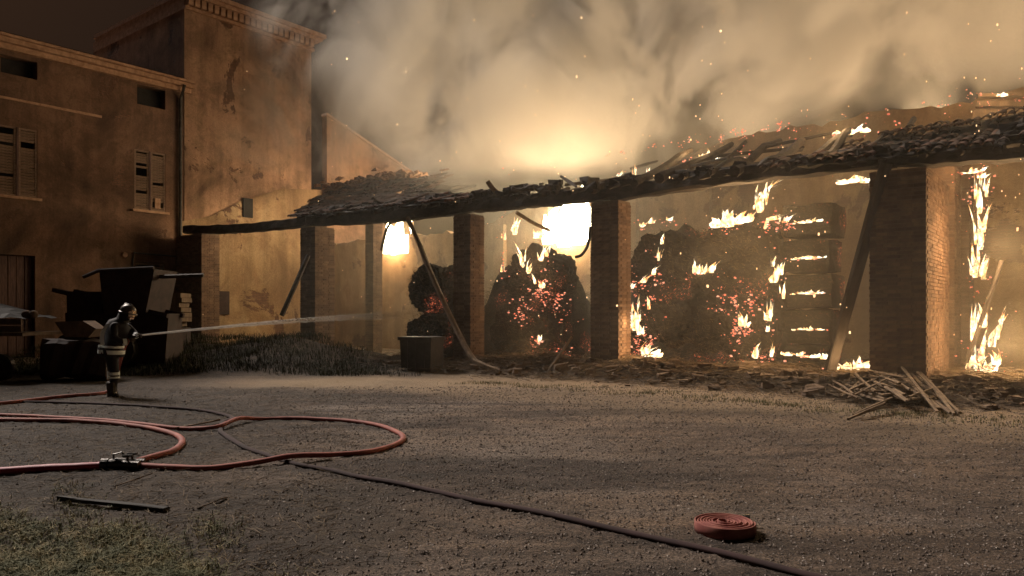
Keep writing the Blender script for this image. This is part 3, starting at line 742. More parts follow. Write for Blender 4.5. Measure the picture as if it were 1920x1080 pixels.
def square_bale(px0, px1, z0, z1, Yb, label, depth=1.2, grp='square hay bales stacked near the wide pillar', seed=0):
    a, b = onY(px0, 560, Yb).x, onY(px1, 560, Yb).x
    t = bthing('hay_bale', label, 'hay bale', (a+b)/2, Yb, z0, grp); bm = bmesh.new()
    L, Hh = b-a, z1-z0
    bmesh.ops.create_cube(bm, size=1); bmesh.ops.subdivide_edges(bm, edges=bm.edges[:], cuts=7, use_grid_fill=True)
    for v in bm.verts:
        c = Vector((v.co.x*L, v.co.y*depth+depth/2, v.co.z*Hh+Hh/2))
        e = (abs(v.co.x*2)**6+abs(v.co.y*2)**6+abs(v.co.z*2)**6); 
        c = Vector((c.x*(1-.02*(e > 1.9)), c.y, (c.z-Hh/2)*(1-.05*(e > 1.9))+Hh/2))
        c += noise.noise_vector(Vector((c.x*3+seed*9, c.y*3, c.z*3)))*.06; v.co = c
    me = bpy.data.meshes.new('hay'); bm.to_mesh(me); bm.free(); me.materials.append(M['bale'])
    o = bpy.data.objects.new('hay', me); C.objects.link(o); o.parent = t
    sb = MB()
    for i in range(200):
        p = Vector((R.uniform(-.5, .5)*L, -.02, R.uniform(0, Hh))); d = Vector((R.gauss(0, .8), -.5, R.gauss(-.3, .6))).normalized()*R.uniform(.05, .14)
        sb.add([p-Vector((.004, 0, .004)), p+Vector((.004, 0, .004)), p+d], [(0, 1, 2)])
    tag(sb.build('loose_straw', 'straw_dark', t), kind='stuff')
    return t
# bay between the second pillar and the wide pillar
round_bale(1255, 1.0, 1.05, 2.2, 'charred round bale on the ground, just right of the second brick pillar', seed=1)
round_bale(1390, 1.02, 1.05, 1.9, 'charred round bale on the ground, left of the square bale stack', seed=2)
round_bale(1258, 2.8, 1.0, 2.4, 'upper round bale above the one beside the second brick pillar', seed=3)
round_bale(1392, 2.9, 1.08, 2.1, 'upper burning round bale touching the square bale stack', seed=4)
names = ['lowest', 'second', 'middle', 'fourth', 'topmost']
hz = .86
for k in range(5):
    square_bale(1468+R.uniform(-4, 4), 1556+R.uniform(-5, 5), k*hz+.02, (k+1)*hz-.02-.012*k, 2.0, f'{names[k]} square bale in the stack behind the leaning plank', seed=k)
# bay left of the second pillar
round_bale(985, .95, 1.0, 2.6, 'round bale on the ground behind the gap left of the second pillar', seed=6)
round_bale(1050, 1.0, .8, 4.4, 'far round bale deep inside the bay left of the second pillar', seed=7)
round_bale(1015, 2.65, 1.0, 2.9, 'burning upper round bale left of the second brick pillar', seed=8)
# burnt loose hay slumped between and below the bales
def heap(px0, px1, Yb, hgt, label):
    ex = .22 if hgt > 2 else .6
    a, b = onY(px0, 640, Yb).x, onY(px1, 640, Yb).x; t = bthing('hay_heap', label, 'hay', (a+b)/2, Yb, 0)
    mb = MB(); nx, ny = 60, 26; L = b-a
    for i in range(nx+1):
        for k in range(ny+1):
            u, v = i/nx*2-1, k/ny*2-1; x, y = u*L/2, v*1.1
            z = hgt*max(0, 1-u*u)**ex*max(0, 1-v*v)**(ex*1.3)*(1+(.7 if ex > .5 else .22)*noise.noise(Vector((x*1.2+a, y*2, 1))))+.10*noise.fractal(Vector((x*3, y*3, a)), .8, 2, 5)
            mb.v.append(Vector((x, y, z)))
    for i in range(nx):
        for k in range(ny): q = i*(ny+1)+k; mb.f.append((q, q+ny+1, q+ny+2, q+1))
    mb.build('hay', 'bale', t); sb = MB()
    for i in range(1800):
        u, v = R.uniform(-1, 1), R.uniform(-1, 1); p = Vector((u*L/2, v*1.1, hgt*max(0, 1-u*u)**ex*max(0, 1-v*v)**(ex*1.3)*1.05)); d = Vector((R.gauss(0, 1), R.gauss(-.3, .7), R.gauss(.1, .5))).normalized()*R.uniform(.08, .3); w2 = Vector((.006, 0, .006))
        sb.add([p-w2, p+w2, p+d], [(0, 1, 2)])
    tag(sb.build('loose_straw', 'straw_dark', t), kind='stuff')
heap(1195, 1440, 1.7, .9, 'slumped heap of burnt hay below the round bales right of the second pillar')
heap(1190, 1478, 3.3, 3.7, 'tall dark mass of burnt hay behind the round bales of the middle bay')
heap(925, 1095, 3.8, 3.2, 'tall dark mass of burnt hay in the bay left of the second pillar')
heap(930, 1100, 1.9, .8, 'slumped heap of burnt hay below the bales left of the second pillar')
heap(1300, 1620, 1.0, .35, 'low spread of smouldering hay in front of the square bale stack')
# bay left of the third pillar
round_bale(822, .85, .8, .9, 'dark round bale on the ground at the left side of the third pillar', seed=9)
round_bale(824, 2.35, .75, 1.0, 'dark upper round bale at the left side of the third pillar', seed=10)

# ------------------------------------------------------------------ fires
def tongue(mb, p, h, w, lean=(0, 0), seed=0, n=7):
    rings = 9; o = len(mb.v); p = Vector(p)
    for i in range(rings):
        t = i/(rings-1); r = w*(sin(pi*min(1, t*.9+.12)**.75))**.8*(1-t*.65)
        cx = lean[0]*t*t+.35*w*noise.noise(Vector((seed, t*2.5, 0)))*2*t; cy_ = lean[1]*t*t+.25*w*noise.noise(Vector((seed, t*2.5, 9)))*2*t
        for k in range(n):
            th = 2*pi*k/n; rr = r*(1+.5*noise.noise(Vector((cos(th)*1.2+seed, sin(th)*1.2, t*4))))
            mb.v.append(p+Vector((cx+cos(th)*rr, cy_+sin(th)*rr*.6, h*t)))
    for i in range(rings-1):
        for k in range(n): mb.f.append((o+i*n+k, o+i*n+(k+1) % n, o+(i+1)*n+(k+1) % n, o+(i+1)*n+k))
    mb.f.append(tuple(o+k for k in reversed(range(n)))); mb.f.append(tuple(o+(rings-1)*n+k for k in range(n)))
sd_ = [0]; LK = .27
def fire(px, py, t, label, tongues, hot=False, light=0, embers=0, lcol=(1, .60, .27), espread=(.3, .3), lr=.35, lup=.2, lpos=(0, -.5)):
    """tongues: list of (dpx, dpy, height_px, width_px, lean_px); embers: small glowing lumps"""
    p = onY(px, py, t); th = bthing('fire', label, 'fire', p.x, t, p.z, 'fires burning in the barn')
    Yw = B2W(*p).y; sc = Yw/F/0.89; sc1 = Yw/F
    for (dx, dy, h, w_, ln) in tongues:
        sd_[0] += 1; mb = MB(); k_ = 1 if hot else 3
        tongue(mb, (dx*sc, R.uniform(-.05, .05), -dy*sc1), h*sc1*.95, w_*sc/2*.95, (ln*sc, 0), sd_[0]*1.37)
        for q in range(k_):
            ux = R.uniform(-.6, .6); hh = R.uniform(.4, 1.0)
            tongue(mb, (dx*sc+ux*w_*sc, R.uniform(-.08, .05), -dy*sc1+R.uniform(0, .35)*h*sc1), h*sc1*hh, w_*sc/2*R.uniform(.25, .5), (ln*sc*R.uniform(-.2, 1.6)+ux*w_*sc*.5, 0), sd_[0]*2.1+q*5.3)
        mb.build('flame', 'flame_hot' if hot else 'flame', th, smooth=True)
    if embers:
        mb = MB()
        for i in range(int(embers*1.6)):
            r = .004+.02*R.random()**2; c = Vector((R.gauss(0, espread[0]), R.uniform(-.12, .0), R.gauss(0, espread[1])))
            if noise.noise(c*4.5+Vector((sd_[0], 0, 0))) < .06: continue
            mb.box(c.x-r, c.x+r, c.y-r, c.y+r, c.z-r*.7, c.z+r*.7, r*.5)
        if mb.v: tag(mb.build('embers', 'ember', th), kind='stuff')
    if light:
        ld = bpy.data.lights.new('fire_light', 'POINT'); ld.energy = light*LK; ld.color = lcol; ld.shadow_soft_size = lr
        lo = bpy.data.objects.new('fire_light', ld); C.objects.link(lo); lo.parent = th; lo.location = (*lpos, lup)
    return th
# behind the two openings of the back wall
fire(743, 474, TB+.1, 'white-hot fire filling the small window in the rear wall', [(-20, 0, 60, 30, 4), (-4, 4, 80, 34, -3), (14, 2, 90, 34, 4), (24, 0, 70, 20, 0), (4, 0, 50, 40, 6), (10, -20, 60, 40, 3), (-14, -20, 55, 30, 3)], True, 1500)
fire(1066, 455, TB+.1, 'huge white-hot fire in the rear opening left of the second pillar', [(-30, 0, 85, 50, 5), (-8, 8, 110, 60, -6), (18, 6, 115, 60, 4), (40, 0, 90, 50, 0), (5, 0, 70, 80, 6), (30, 0, 60, 60, 6)], True, 2500)
# upper bale crowns and stack
fire(1372, 425, 1.2, 'bright flames on top of the upper bale in the middle bay', [(-25, 0, 22, 30, -8), (-6, 0, 38, 26, 3), (10, -4, 26, 30, 14), (26, -6, 18, 20, 10)], False, 260, 60, espread=(.5, .12))
fire(1424, 398, 1.6, 'tall thin flame licking up to the eave beam above the bale stack', [(0, 0, 50, 17, 12), (6, -26, 34, 14, 30)], False, 160)
fire(1215, 425, 1.4, 'small flames edging the crown of the left upper round bale', [(-10, 0, 10, 8, 3), (4, -6, 12, 12, 3), (40, -8, 8, 10, 6)], False, 0, 40, espread=(.5, .1))
fire(1215, 540, 1.2, 'scattered little flames on the side of the left round bales', [(-30, 0, 10, 10, 8), (-8, -10, 14, 14, 14), (12, -24, 18, 8, 8), (20, -50, 22, 7, 6), (2, 40, 26, 8, -3), (26, -80, 20, 6, 4)], False, 0, 170, espread=(.32, .5))
fire(1192, 620, .8, 'yellow flame at the right foot of the second brick pillar', [(-2, 0, 58, 18, -6), (6, 8, 30, 14, -3)], False, 130, 60, espread=(.2, .35))
fire(1210, 665, .7, 'pink embers and flame low beside the second brick pillar', [(0, 0, 20, 14, 12), (14, 4, 16, 30, 10), (24, 4, 10, 20, 10)], False, 120, 260, espread=(.25, .35))
fire(1318, 512, 1.0, 'spiky flames in the middle of the round bales', [(-14, 0, 26, 12, -2), (-4, 2, 18, 16, 4), (12, 0, 22, 14, 8)], False, 60, 30, espread=(.25, .1))
fire(1382, 560, .95, 'band of red embers across the right lower round bale', [], False, 0, 190, espread=(.28, .22))
fire(1390, 612, .9, 'small yellow flame on the lower right round bale', [(0, 0, 26, 14, -6), (10, 2, 12, 10, 6)], False, 60, 170, espread=(.25, .3))
fire(1452, 530, 1.1, 'bright flames climbing the seam between round and square bales', [(0, 0, 30, 20, 4), (8, -14, 26, 12, 6), (-2, -30, 22, 8, 6), (14, 30, 34, 7, 3)], False, 160, 30, espread=(.15, .4))
fire(1442, 602, 1.1, 'two small flames low on the bale seam', [(0, 0, 26, 12, 0), (2, -4, 40, 7, 2), (-2, 20, 12, 9, 0)], False, 60, 16, espread=(.1, .3))
fire(1418, 672, .8, 'hooked flame at the foot of the bale seam', [(0, 0, 34, 11, 8), (26, -4, 24, 7, 0)], False, 70, 30, espread=(.3, .1))
fire(1460, 418, 1.1, 'ragged flames on the top edge beside the square bale stack', [(-10, -6, 10, 18, 10), (10, 0, 12, 14, 6), (-22, 10, 24, 6, 4)], False, 60, 80, espread=(.25, .2))
for k, (py, w_) in enumerate(((417, 18), (485, 26), (551, 22), (619, 14))):
    fire(1518, py, 1.85, f'thin line of flame in the {["top", "upper", "middle", "lower"][k]} joint of the square bale stack', [(-14, 0, 5, 16, 2), (0, 1, 8, w_, 0), (16, 0, 4, 14, 0), (-26, 1, 3, 8, 0)], False, 25, 12, espread=(.35, .02))
fire(1500, 668, .8, 'low flames along the foot of the square bale stack', [(-20, 0, 8, 20, 0), (0, 0, 10, 16, 3), (22, 2, 8, 22, 0), (36, 4, 12, 12, 0)], False, 50, 60, espread=(.6, .05))
fire(1608, 694, .6, 'bright yellow fire at the left foot of the wide brick pillar', [(-16, 0, 16, 20, -4), (0, 0, 26, 20, 4), (10, -2, 18, 26, 6), (-34, 2, 8, 16, 0)], False, 130, 40, espread=(.35, .08))
fire(1604, 342, 1.6, 'flare under the eave beam at the top left of the wide pillar', [(-20, 0, 10, 30, 6), (0, 0, 14, 36, 4), (16, 2, 10, 24, 0)], False, 260, 12, espread=(.3, .1))
# bay left of second pillar
fire(1010, 500, 2.2, 'slanting flames on the upper round bale of the bay left of the second pillar', [(-34, 0, 40, 11, -10), (-20, 12, 22, 10, 8), (6, -10, 32, 10, 14), (16, -18, 26, 8, 12), (-52, -64, 34, 14, 8), (0, -54, 16, 30, 10)], False, 90, 30, espread=(.5, .3))
fire(1018, 540, 1.9, 'single bright flame amid red embers on the same bale front', [(0, 0, 14, 16, -8), (-16, -8, 22, 4, -8)], False, 60, 220, espread=(.4, .3))
fire(980, 585, 1.8, 'loose red embers on the ground bale left of the second pillar', [], False, 0, 130, espread=(.35, .3))
fire(1050, 570, 2.0, 'diagonal trail of embers near the back of that bay', [], False, 0, 90, espread=(.3, .25))
fire(1010, 645, 1.5, 'glowing red core low in the bay left of the second pillar', [(2, -4, 14, 10, 2)], False, 60, 150, espread=(.13, .12))
fire(945, 450, 2.6, 'faint flames on the left flank of the upper bale', [(0, 0, 16, 6, 2), (-4, 60, 16, 6, 0)], False, 0, 60, espread=(.1, .9))
# right bay
fire(1836, 520, 4.0, 'tall white flames climbing the brick pier at the far right', [(-6, 0, 70, 12, -6), (6, 4, 50, 12, 8), (2, -52, 80, 13, -6), (6, -84, 50, 9, 8), (0, -120, 80, 10, 2), (10, -150, 40, 7, 6)], False, 900, 60, espread=(.15, .9), lpos=(.6, -2.4), lup=.6)
fire(1842, 690, 3.6, 'large ragged fire at the foot of the right-hand pier', [(-16, 6, 34, 22, 4), (-2, -14, 50, 15, 10), (14, -40, 50, 16, 12), (2, -76, 50, 12, -8), (-14, -50, 80, 10, 4), (20, -6, 30, 12, -6), (24, -70, 40, 8, 10), (8, 8, 22, 20, 3)], False, 800, 160, espread=(.35, .6), lpos=(.7, -2.2), lup=.7)
fire(1826, 325, 4.4, 'fire glow under the beam at the top right', [(0, 0, 10, 22, 4), (14, 10, 10, 14, 4)], False, 200, 160, espread=(.2, .5))
fire(1895, 720, 2.4, 'small flames in the rubble at the far right edge', [(0, 0, 8, 22, 6), (12, -6, 8, 12, 3), (-8, 10, 4, 20, 0)], False, 60, 40, espread=(.4, .06))
# on the roof
fire(1325, 300, 3.2, 'bright fire poking through the burnt roof above the middle bay', [(-4, 0, 14, 22, 3), (0, 0, 24, 12, 0), (14, 2, 8, 14, 0)], False, 300, 60, espread=(.7, .1))
fire(1580, 252, 3.0, 'fire behind the roof tiles near the wide pillar', [(-10, 0, 10, 22, 3), (10, 2, 14, 30, 0), (36, 2, 10, 20, 0)], False, 300, 50, espread=(.9, .08))
fire(1190, 330, 2.4, 'small flames among the broken laths above the second pillar', [(0, 0, 20, 4, 2), (-30, -2, 10, 6, 10), (24, 0, 14, 5, 4)], False, 120, 50, espread=(1.0, .08))
fire(1400, 250, 5.2, 'long line of glowing embers on the far roof edge', [], False, 0, 300, espread=(2.0, .10))
fire(1575, 300, .3, 'glints of fire between beam and tiles left of the wide pillar', [(-40, 0, 4, 22, 0), (0, 0, 9, 26, 0), (30, 0, 3, 12, 0)], False, 40, 20, espread=(.5, .03))
fire(1855, 185, 6.8, 'embers along the rear purlins at the top right', [(20, 0, 8, 16, 0)], False, 260, 120, espread=(.7, .2))
fire(1070, 655, .2, 'tiny glints of ember in the rubble before the second pillar', [], False, 0, 14, espread=(.3, .03))
# main glow of the burning hay behind the rear wall, lighting the smoke
for (X, Y, Z, e) in ((-9, 11.5, 6.0, 5200), (-2.5, 10.5, 6.0, 4200), (5.5, 7, 7, 2200), (-16, 10.5, 5.0, 1600)):
    th = bthing('fire', f'unseen seat of the blaze behind the rear wall', 'fire', X, Y, Z) if False else None
def seat(X, Y, label, e, yy=13, w_=1.6):
    Y = yy
    th = bthing('fire', label, 'fire', X, Y, .0, 'fires burning in the barn')
    for k in range(7):
        sd_[0] += 1; mb = MB(); tongue(mb, (R.uniform(-1, 1)*w_, R.uniform(-.6, .6), 0), R.uniform(2.6, 4.2), R.uniform(.4, .7), (R.uniform(-.4, .4), 0), sd_[0]); mb.build('flame', 'flame', th, smooth=True)
    ld = bpy.data.lights.new('fire_light', 'POINT'); ld.energy = e; ld.color = (1, .69, .40); ld.shadow_soft_size = 1.6
    lo = bpy.data.objects.new('fire_light', ld); C.objects.link(lo); lo.parent = th; lo.location = (0, 0, 7.2)
seat(-9, 11.3, 'blaze behind the rear wall left of the second pillar', 1200, 14.5)
seat(-2, 10.8, 'blaze behind the rear wall of the middle bay', 3000, 13)
seat(6.5, 10.5, 'blaze behind the rear wall at the right edge', 2600, 13)
seat(-17, 11.0, 'blaze behind the rear wall near the gable', 4200, 12)
# sparks
mb = MB()
for i in range(330):
    px = R.uniform(380, 1920); py = R.uniform(20, 640)
    if px < 620 and R.random() < .8: continue
    t = R.uniform(-2, 6); p = onY(px, py, t); r = R.uniform(.004, .009) if R.random() < .9 else .014
    e = R.uniform(1, 2.5); mb.box(p.x-r, p.x+r, p.y-r, p.y+r, p.z-r*e, p.z+r*e, r*.4)
o = mb.build('sparks', 'spark'); o.location = B2W(0, 0, 0); o.rotation_euler = (0, 0, ANG)
tag(o, 'orange sparks drifting through the smoke over the barn', 'sparks', kind='stuff')

# ------------------------------------------------------------------ smoke (real volumes in the barn's frame)
def volume(name, box, dens, col, label, scale, thr, mask=None, aniso=.2, step=None):
    x0, x1, y0, y1, z0, z1 = box
    ob = MB().box(x0, x1, y0, y1, z0, z1).build(name, None, None, ((x0+x1)/2, (y0+y1)/2, z0))
    ob.location = B2W((x0+x1)/2, (y0+y1)/2, z0); ob.rotation_euler = (0, 0, ANG); tag(ob, label, 'smoke', kind='stuff')
    m = bpy.data.materials.new(name); m.use_nodes = True; t = m.node_tree; t.nodes.clear()
    out = t.nodes.new('ShaderNodeOutputMaterial'); v = t.nodes.new('ShaderNodeVolumePrincipled')
    v.inputs['Color'].default_value = (*col, 1); v.inputs['Anisotropy'].default_value = aniso
    t.links.new(v.outputs[0], out.inputs['Volume'])
    n = tex(t, scale, 4.0, .58, .9, 'Object', (1, 1, .8))
    mr = t.nodes.new('ShaderNodeMapRange'); mr.interpolation_type = 'SMOOTHSTEP'
    for k, val in ((1, thr[0]), (2, thr[1]), (3, thr[2]), (4, dens)): mr.inputs[k].default_value = val
    t.links.new(n.outputs[0], mr.inputs[0]); cur = mr.outputs[0]
    tc = t.nodes.new('ShaderNodeTexCoord'); sx = t.nodes.new('ShaderNodeSeparateXYZ'); t.links.new(tc.outputs['Object'], sx.inputs[0])
    for (ax, a, b, lo, hi) in (mask or []):
        q = t.nodes.new('ShaderNodeMapRange'); q.interpolation_type = 'SMOOTHSTEP'
        for k, val in ((1, a), (2, b), (3, lo), (4, hi)): q.inputs[k].default_value = val
        t.links.new(sx.outputs[ax], q.inputs[0]); mu = t.nodes.new('ShaderNodeMath'); mu.operation = 'MULTIPLY'
        t.links.new(cur, mu.inputs[0]); t.links.new(q.outputs[0], mu.inputs[1]); cur = mu.outputs[0]
    t.links.new(cur, v.inputs['Density'])
    ob.data.materials.append(m)
    return ob
# plume over the roof (local x centred)
volume('smoke', (-30, 14, 1.5, 15, 8.3, 21), .48, (.74, .70, .62), 'tall plume of fire-lit smoke rolling up over the burning barn', .19, (.485, .575, .005),
       [(0, -22, -8, .40, 1), (2, -1, 5, .30, 1)])
volume('smoke', (-26, 9, -5.5, 7.95, .0, 8.25), .085, (.72, .70, .62), 'thin smoke hanging inside the barn bays and drifting out over the yard', .30, (.40, .62, .014),
       [(0, -15, -3, .15, 1), (1, -3.4, 1.6, .10, 1)])

# ------------------------------------------------------------------ leaning timbers and debris
def plank(name, label, a, b, w_, th, mt='timber', cat='plank', group=None, segs=5, j=.008):
    a, b = Vector(a), Vector(b); base = a if a.z < b.z else b
    mb = MB(); mb.beam(a, b, w_, th, segs, j, 0, R.random()*9); o = mb.build(name, mt, None, base); o.location = base
    return tag(o, label, cat, group)
a = at(1550, 716, 16.0); b = at(1662, 306, 14.9)
a.z = .1
plank('leaning_plank', 'long heavy plank leaning against the front of the wide brick pillar', a, b, .34, .1, 'smoke_grey')
a = at(1812, 680, 16.2); b = at(1879, 489, 15.6); plank('leaning_pole', 'thin pole leaning in front of the right-hand fire', a, b, .075, .075, 'smoke_grey', 'pole')
a = at(1025, 700, 19.0); b = at(1072, 632, 19.4); plank('leaning_stick', 'short stick propped in the rubble left of the second pillar', a, b, .09, .05, 'timber', 'stick')
pts = [at(764, 408, 22.6), at(785, 455, 22.4), at(803, 500, 22.1), at(850, 605, 21.2), at(884, 668, 20.4), at(905, 683, 20.0), at(938, 696, 19.6)]
mb = MB(); mb.tube(spline(pts, 5), .085, 6, flat=.8, wob=.2); o = mb.build('fallen_beam', 'timber', None, pts[-1]); o.location = pts[-1]
tag(o, 'cracked beam hanging from the eave and bent onto the ground left of the third pillar', 'beam')
pts = [at(528, 592, 25), at(560, 520, 25.1), at(578, 478, 25.2)]; mb = MB(); mb.tube(spline(pts, 4), [.08]*9, 6); o = mb.build('leaning_pole', 'char', None, pts[0]); o.location = pts[0]
tag(o, 'dark pole leaning against the left side of the fourth pillar', 'pole')
pts = [at(1078, 482, 17.9), at(1090, 478, 17.9), at(1101, 462, 17.9), at(1107, 438, 17.9), at(1108, 425, 17.9)]; mb = MB(); mb.tube(spline(pts, 5), .06, 6, flat=.6); o = mb.build('hanging_strip', 'char', None, pts[-1]); o.location = pts[-1]
tag(o, 'curled strip hanging from the left side of the second pillar', 'strip')
pts = [at(914, 340, 21.4), at(926, 356, 21.4), at(942, 368, 21.4)]; mb = MB(); mb.tube(spline(pts, 5), .07, 6); o = mb.build('roof_stick', 'timber', None, pts[-1]); o.location = pts[-1]
tag(o, 'short stick poking up from the eave beam left of the second pillar', 'stick')
pts = [at(958, 352, 20.2), at(975, 357, 20.2), at(1000, 350, 20.2), at(1018, 362, 20.2)]; mb = MB(); mb.tube(spline(pts, 5), [.05]+[.1]*10+[.13]*5, 7, flat=.6, wob=.3); o = mb.build('charred_log', 'char', None, pts[-1]); o.location = pts[-1]
tag(o, 'charred log lying on top of the eave beam left of the second pillar', 'log')
pts = [at(968, 398, 22), at(1000, 418, 22.4), at(1030, 432, 23.2)]; mb = MB(); mb.tube(spline(pts, 5), .06, 6); o = mb.build('fallen_rafter', 'timber', None, pts[0]); o.location = pts[0]
tag(o, 'fallen rafter hanging inside the bay toward the white fire', 'rafter')
pts = [at(715, 470, 25.6), at(725, 430, 25.4), at(738, 412, 25.3)]; mb = MB(); mb.tube(spline(pts, 5), .05, 6); o = mb.build('bent_rod', 'char', None, pts[0]); o.location = pts[0]
tag(o, 'dark bent rod crossing in front of the small burning window', 'rod')
# pile of split planks in front of the wide pillar
pile = [(1570, 722, 1668, 702, .05), (1640, 714, 1740, 745, .05), (1600, 738, 1690, 748, .06), (1660, 722, 1790, 768, .06), (1585, 752, 1680, 738, .04), (1640, 745, 1700, 772, .07),
        (1600, 783, 1672, 770, .03), (1690, 740, 1760, 776, .06), (1570, 745, 1640, 722, .04), (1720, 742, 1800, 775, .05), (1620, 760, 1668, 752, .08), (1650, 765, 1720, 755, .05),
        (1610, 728, 1700, 760, .04), (1560, 735, 1600, 760, .03), (1700, 765, 1775, 752, .04), (1665, 700, 1715, 735, .04), (1675, 750, 1752, 766, .04), (1590, 742, 1660, 765, .05), (1630, 730, 1722, 738, .06), (1680, 728, 1735, 752, .05)]
pp = thing('plank_pile', 'heap of pale splintered planks and stalks at the foot of the wide brick pillar', 'wood pile', ground(1680, 752))
base = Vector(pp.location)
pile += [(a_+R.uniform(-14, 14), b_+R.uniform(-8, 8), c2+R.uniform(-14, 14), d_+R.uniform(-8, 8), w_*R.uniform(.6, 1)) for (a_, b_, c2, d_, w_) in pile for _ in range(2)]
for k, (x0, y0, x1, y1, w_) in enumerate(pile):
    dm = lambda px, py: .42*max(0, 1-((px-1672)/115)**2)*max(0, 1-((py-745)/45)**2)
    a, b = ground(x0, y0, 0), ground(x1, y1, 0); a.z = gz(a.x, a.y)+dm(x0, y0)*R.uniform(.3, 1)+.03; b.z = gz(b.x, b.y)+dm(x1, y1)*R.uniform(.3, 1)+.03
    mb = MB(); mb.beam(a, b, w_*R.uniform(.9, 1.5), R.uniform(.02, .035), 3, .008, R.uniform(-.03, .03), k); mb.build('split_plank', 'timber_pale' if k % 3 else 'timber', pp, base)
mb = MB()
for i in range(800):
    g_ = base+Vector((R.gauss(0, .55), R.gauss(.1, .3), 0)); g_.z = gz(g_.x, g_.y)+R.random()*.34*math.exp(-((g_.x-base.x)/.8)**2); bit(mb, g_, R.uniform(.08, .3), .005)
tag(mb.build('stalks', 'straw_dark', pp, base), kind='stuff')
# burnt debris and straw all along the barn front and inside
mb = MB()
for i in range(26000):
    X = R.uniform(-15, 7); Y = R.gauss(.1, .9) if R.random() < .7 else R.uniform(0, 6)
    p = B2W(X, Y); p.z = gz(p.x, p.y)+abs(R.gauss(0, .09))
    bit(mb, p, R.uniform(.08, .38), R.uniform(.004, .011), .0)
tag(mb.build('debris_straw', 'straw_dark'), 'scorched straw and stalks spilling out along the foot of the barn', 'straw', kind='stuff')
mb = MB()
for i in range(1500):
    X = R.uniform(-14, 7); Y = R.gauss(.1, .7); p = B2W(X, Y); r = R.uniform(.02, .10)*R.random()+.015; z = gz(p.x, p.y)+R.uniform(0, .12)
    mb.box(p.x-r*1.6, p.x+r*1.6, p.y-r, p.y+r, z-r*.5, z+r*.9, r*.6)
tag(mb.build('rubble', 'mortar'), 'broken brick and ash rubble along the barn front', 'rubble', kind='stuff')
# dark weeds on the bank
mb = MB()
for i in range(4200):
    px = R.uniform(-40, 790); py = R.uniform(622, 705); c = ground(px, py)
    if c.y > 29 or c.y < 17.5: continue
    b = W2B(c.x, c.y)
    if b.y > -.3 or b.x < XF+.4: continue
    if px > 640 and R.random() < (px-640)/150: continue
    hh = R.uniform(.08, .28)*(1.25 if px > 230 else .8)*(1-.4*sstep(600, 780, px))
    for k in range(12):
        x, y = c.x+R.gauss(0, .16), c.y+R.gauss(0, .16); blade(mb, Vector((x, y, gz(x, y))), hh*R.uniform(.5, 1), .008, 1.1)
tag(mb.build('weeds', 'weed'), 'dark tall weeds covering the bank below the far barn bays', 'weeds', kind='stuff')

# ------------------------------------------------------------------ left clutter
# container
p = ground(792, 695); c = thing('container', 'dark square plastic container standing before the third pillar', 'container', p, radians(-20))
s = p.y/F
mb = MB(); W_, D_, H_ = 64*s, .8, 62*s
vs = [(-W_/2*.93, -D_/2, 0), (W_/2*.93, -D_/2, 0), (W_/2*.93, D_/2, 0), (-W_/2*.93, D_/2, 0), (-W_/2, -D_/2-.04, H_), (W_/2, -D_/2-.04, H_), (W_/2, D_/2, H_), (-W_/2, D_/2, H_)]
mb.add(vs, [(0, 3, 2, 1), (0, 1, 5, 4), (1, 2, 6, 5), (2, 3, 7, 6), (3, 0, 4, 7)]); mb.build('body', 'bin', c)
mb = MB(); mb.box(-W_/2-.04, W_/2+.04, -D_/2-.09, D_/2+.04, H_-.06, H_+.03); mb.build('rim', 'bin', c)
for k in (-1, 0, 1): MB().box(k*W_*.27-.025, k*W_*.27+.025, -D_/2-.055, -D_/2-.01, .08, H_-.08).build('rib', 'bin', c)
# tarp-covered cart
Yc = 18.5; p = at(20, 700, Yc); p.z = gz(p.x, p.y)
cart = thing('farm_cart', 'low wooden farm cart under a dark tarpaulin at the left edge', 'cart', p); s = Yc/F
zb, zt_ = CZ-(628-H)*s, CZ-(597-H)*s
mb = MB(); mb.box(-1.6, .82, -.8, .8, zb-p.z, zb-p.z+.08, .01); mb.build('bed', 'tan_box', cart)
for k, z in enumerate((zb-p.z+.1, zb-p.z+.26)): MB().box(-1.6, .82, -.86, -.81, z, z+.14, .008).build('side_board', 'tan_box', cart)
mb = MB(); n = 12
for i in range(n+1):
    for j in range(7):
        x = -1.6+2.3*i/n; y = -.75+1.5*j/6; h = (.85-.8*(i/n)**.9)*sin(pi*(j+.8)/8)+.08*noise.noise(Vector((x*3, y*3, 0))); mb.v.append(Vector((x, y, zt_-p.z+max(0, h)-.02)))
for i in range(n):
    for j in range(6): a = i*7+j; mb.f.append((a, a+7, a+8, a+1))
mb.build('tarpaulin', 'tarp', cart)
for x in (-1.0, .35):
    mb = MB(); mb.tube([(x, -.95, .32), (x, -.80, .32)], .32, 18); w1 = mb.build('wheel', 'metal_dark', cart)
    mb = MB(); mb.tube([(x, -.98, .32), (x, -.94, .32)], .12, 12); mb.build('hub', 'rust', w1)
for x in (.62, .45):
    pass
for k, dx in enumerate((.58, .76)):
    mb = MB(); bmx = []; 
    rr = .1
    for i in range(5):
        th = pi*i/4-pi/2
        bmx.append(((dx, -.3, zt_-p.z+.1+sin(th)*rr), cos(th)*rr+.01))
    mb.tube([b[0] for b in bmx], [b[1] for b in bmx], 9); mb.build('sack', 'tan_box', cart, smooth=True)
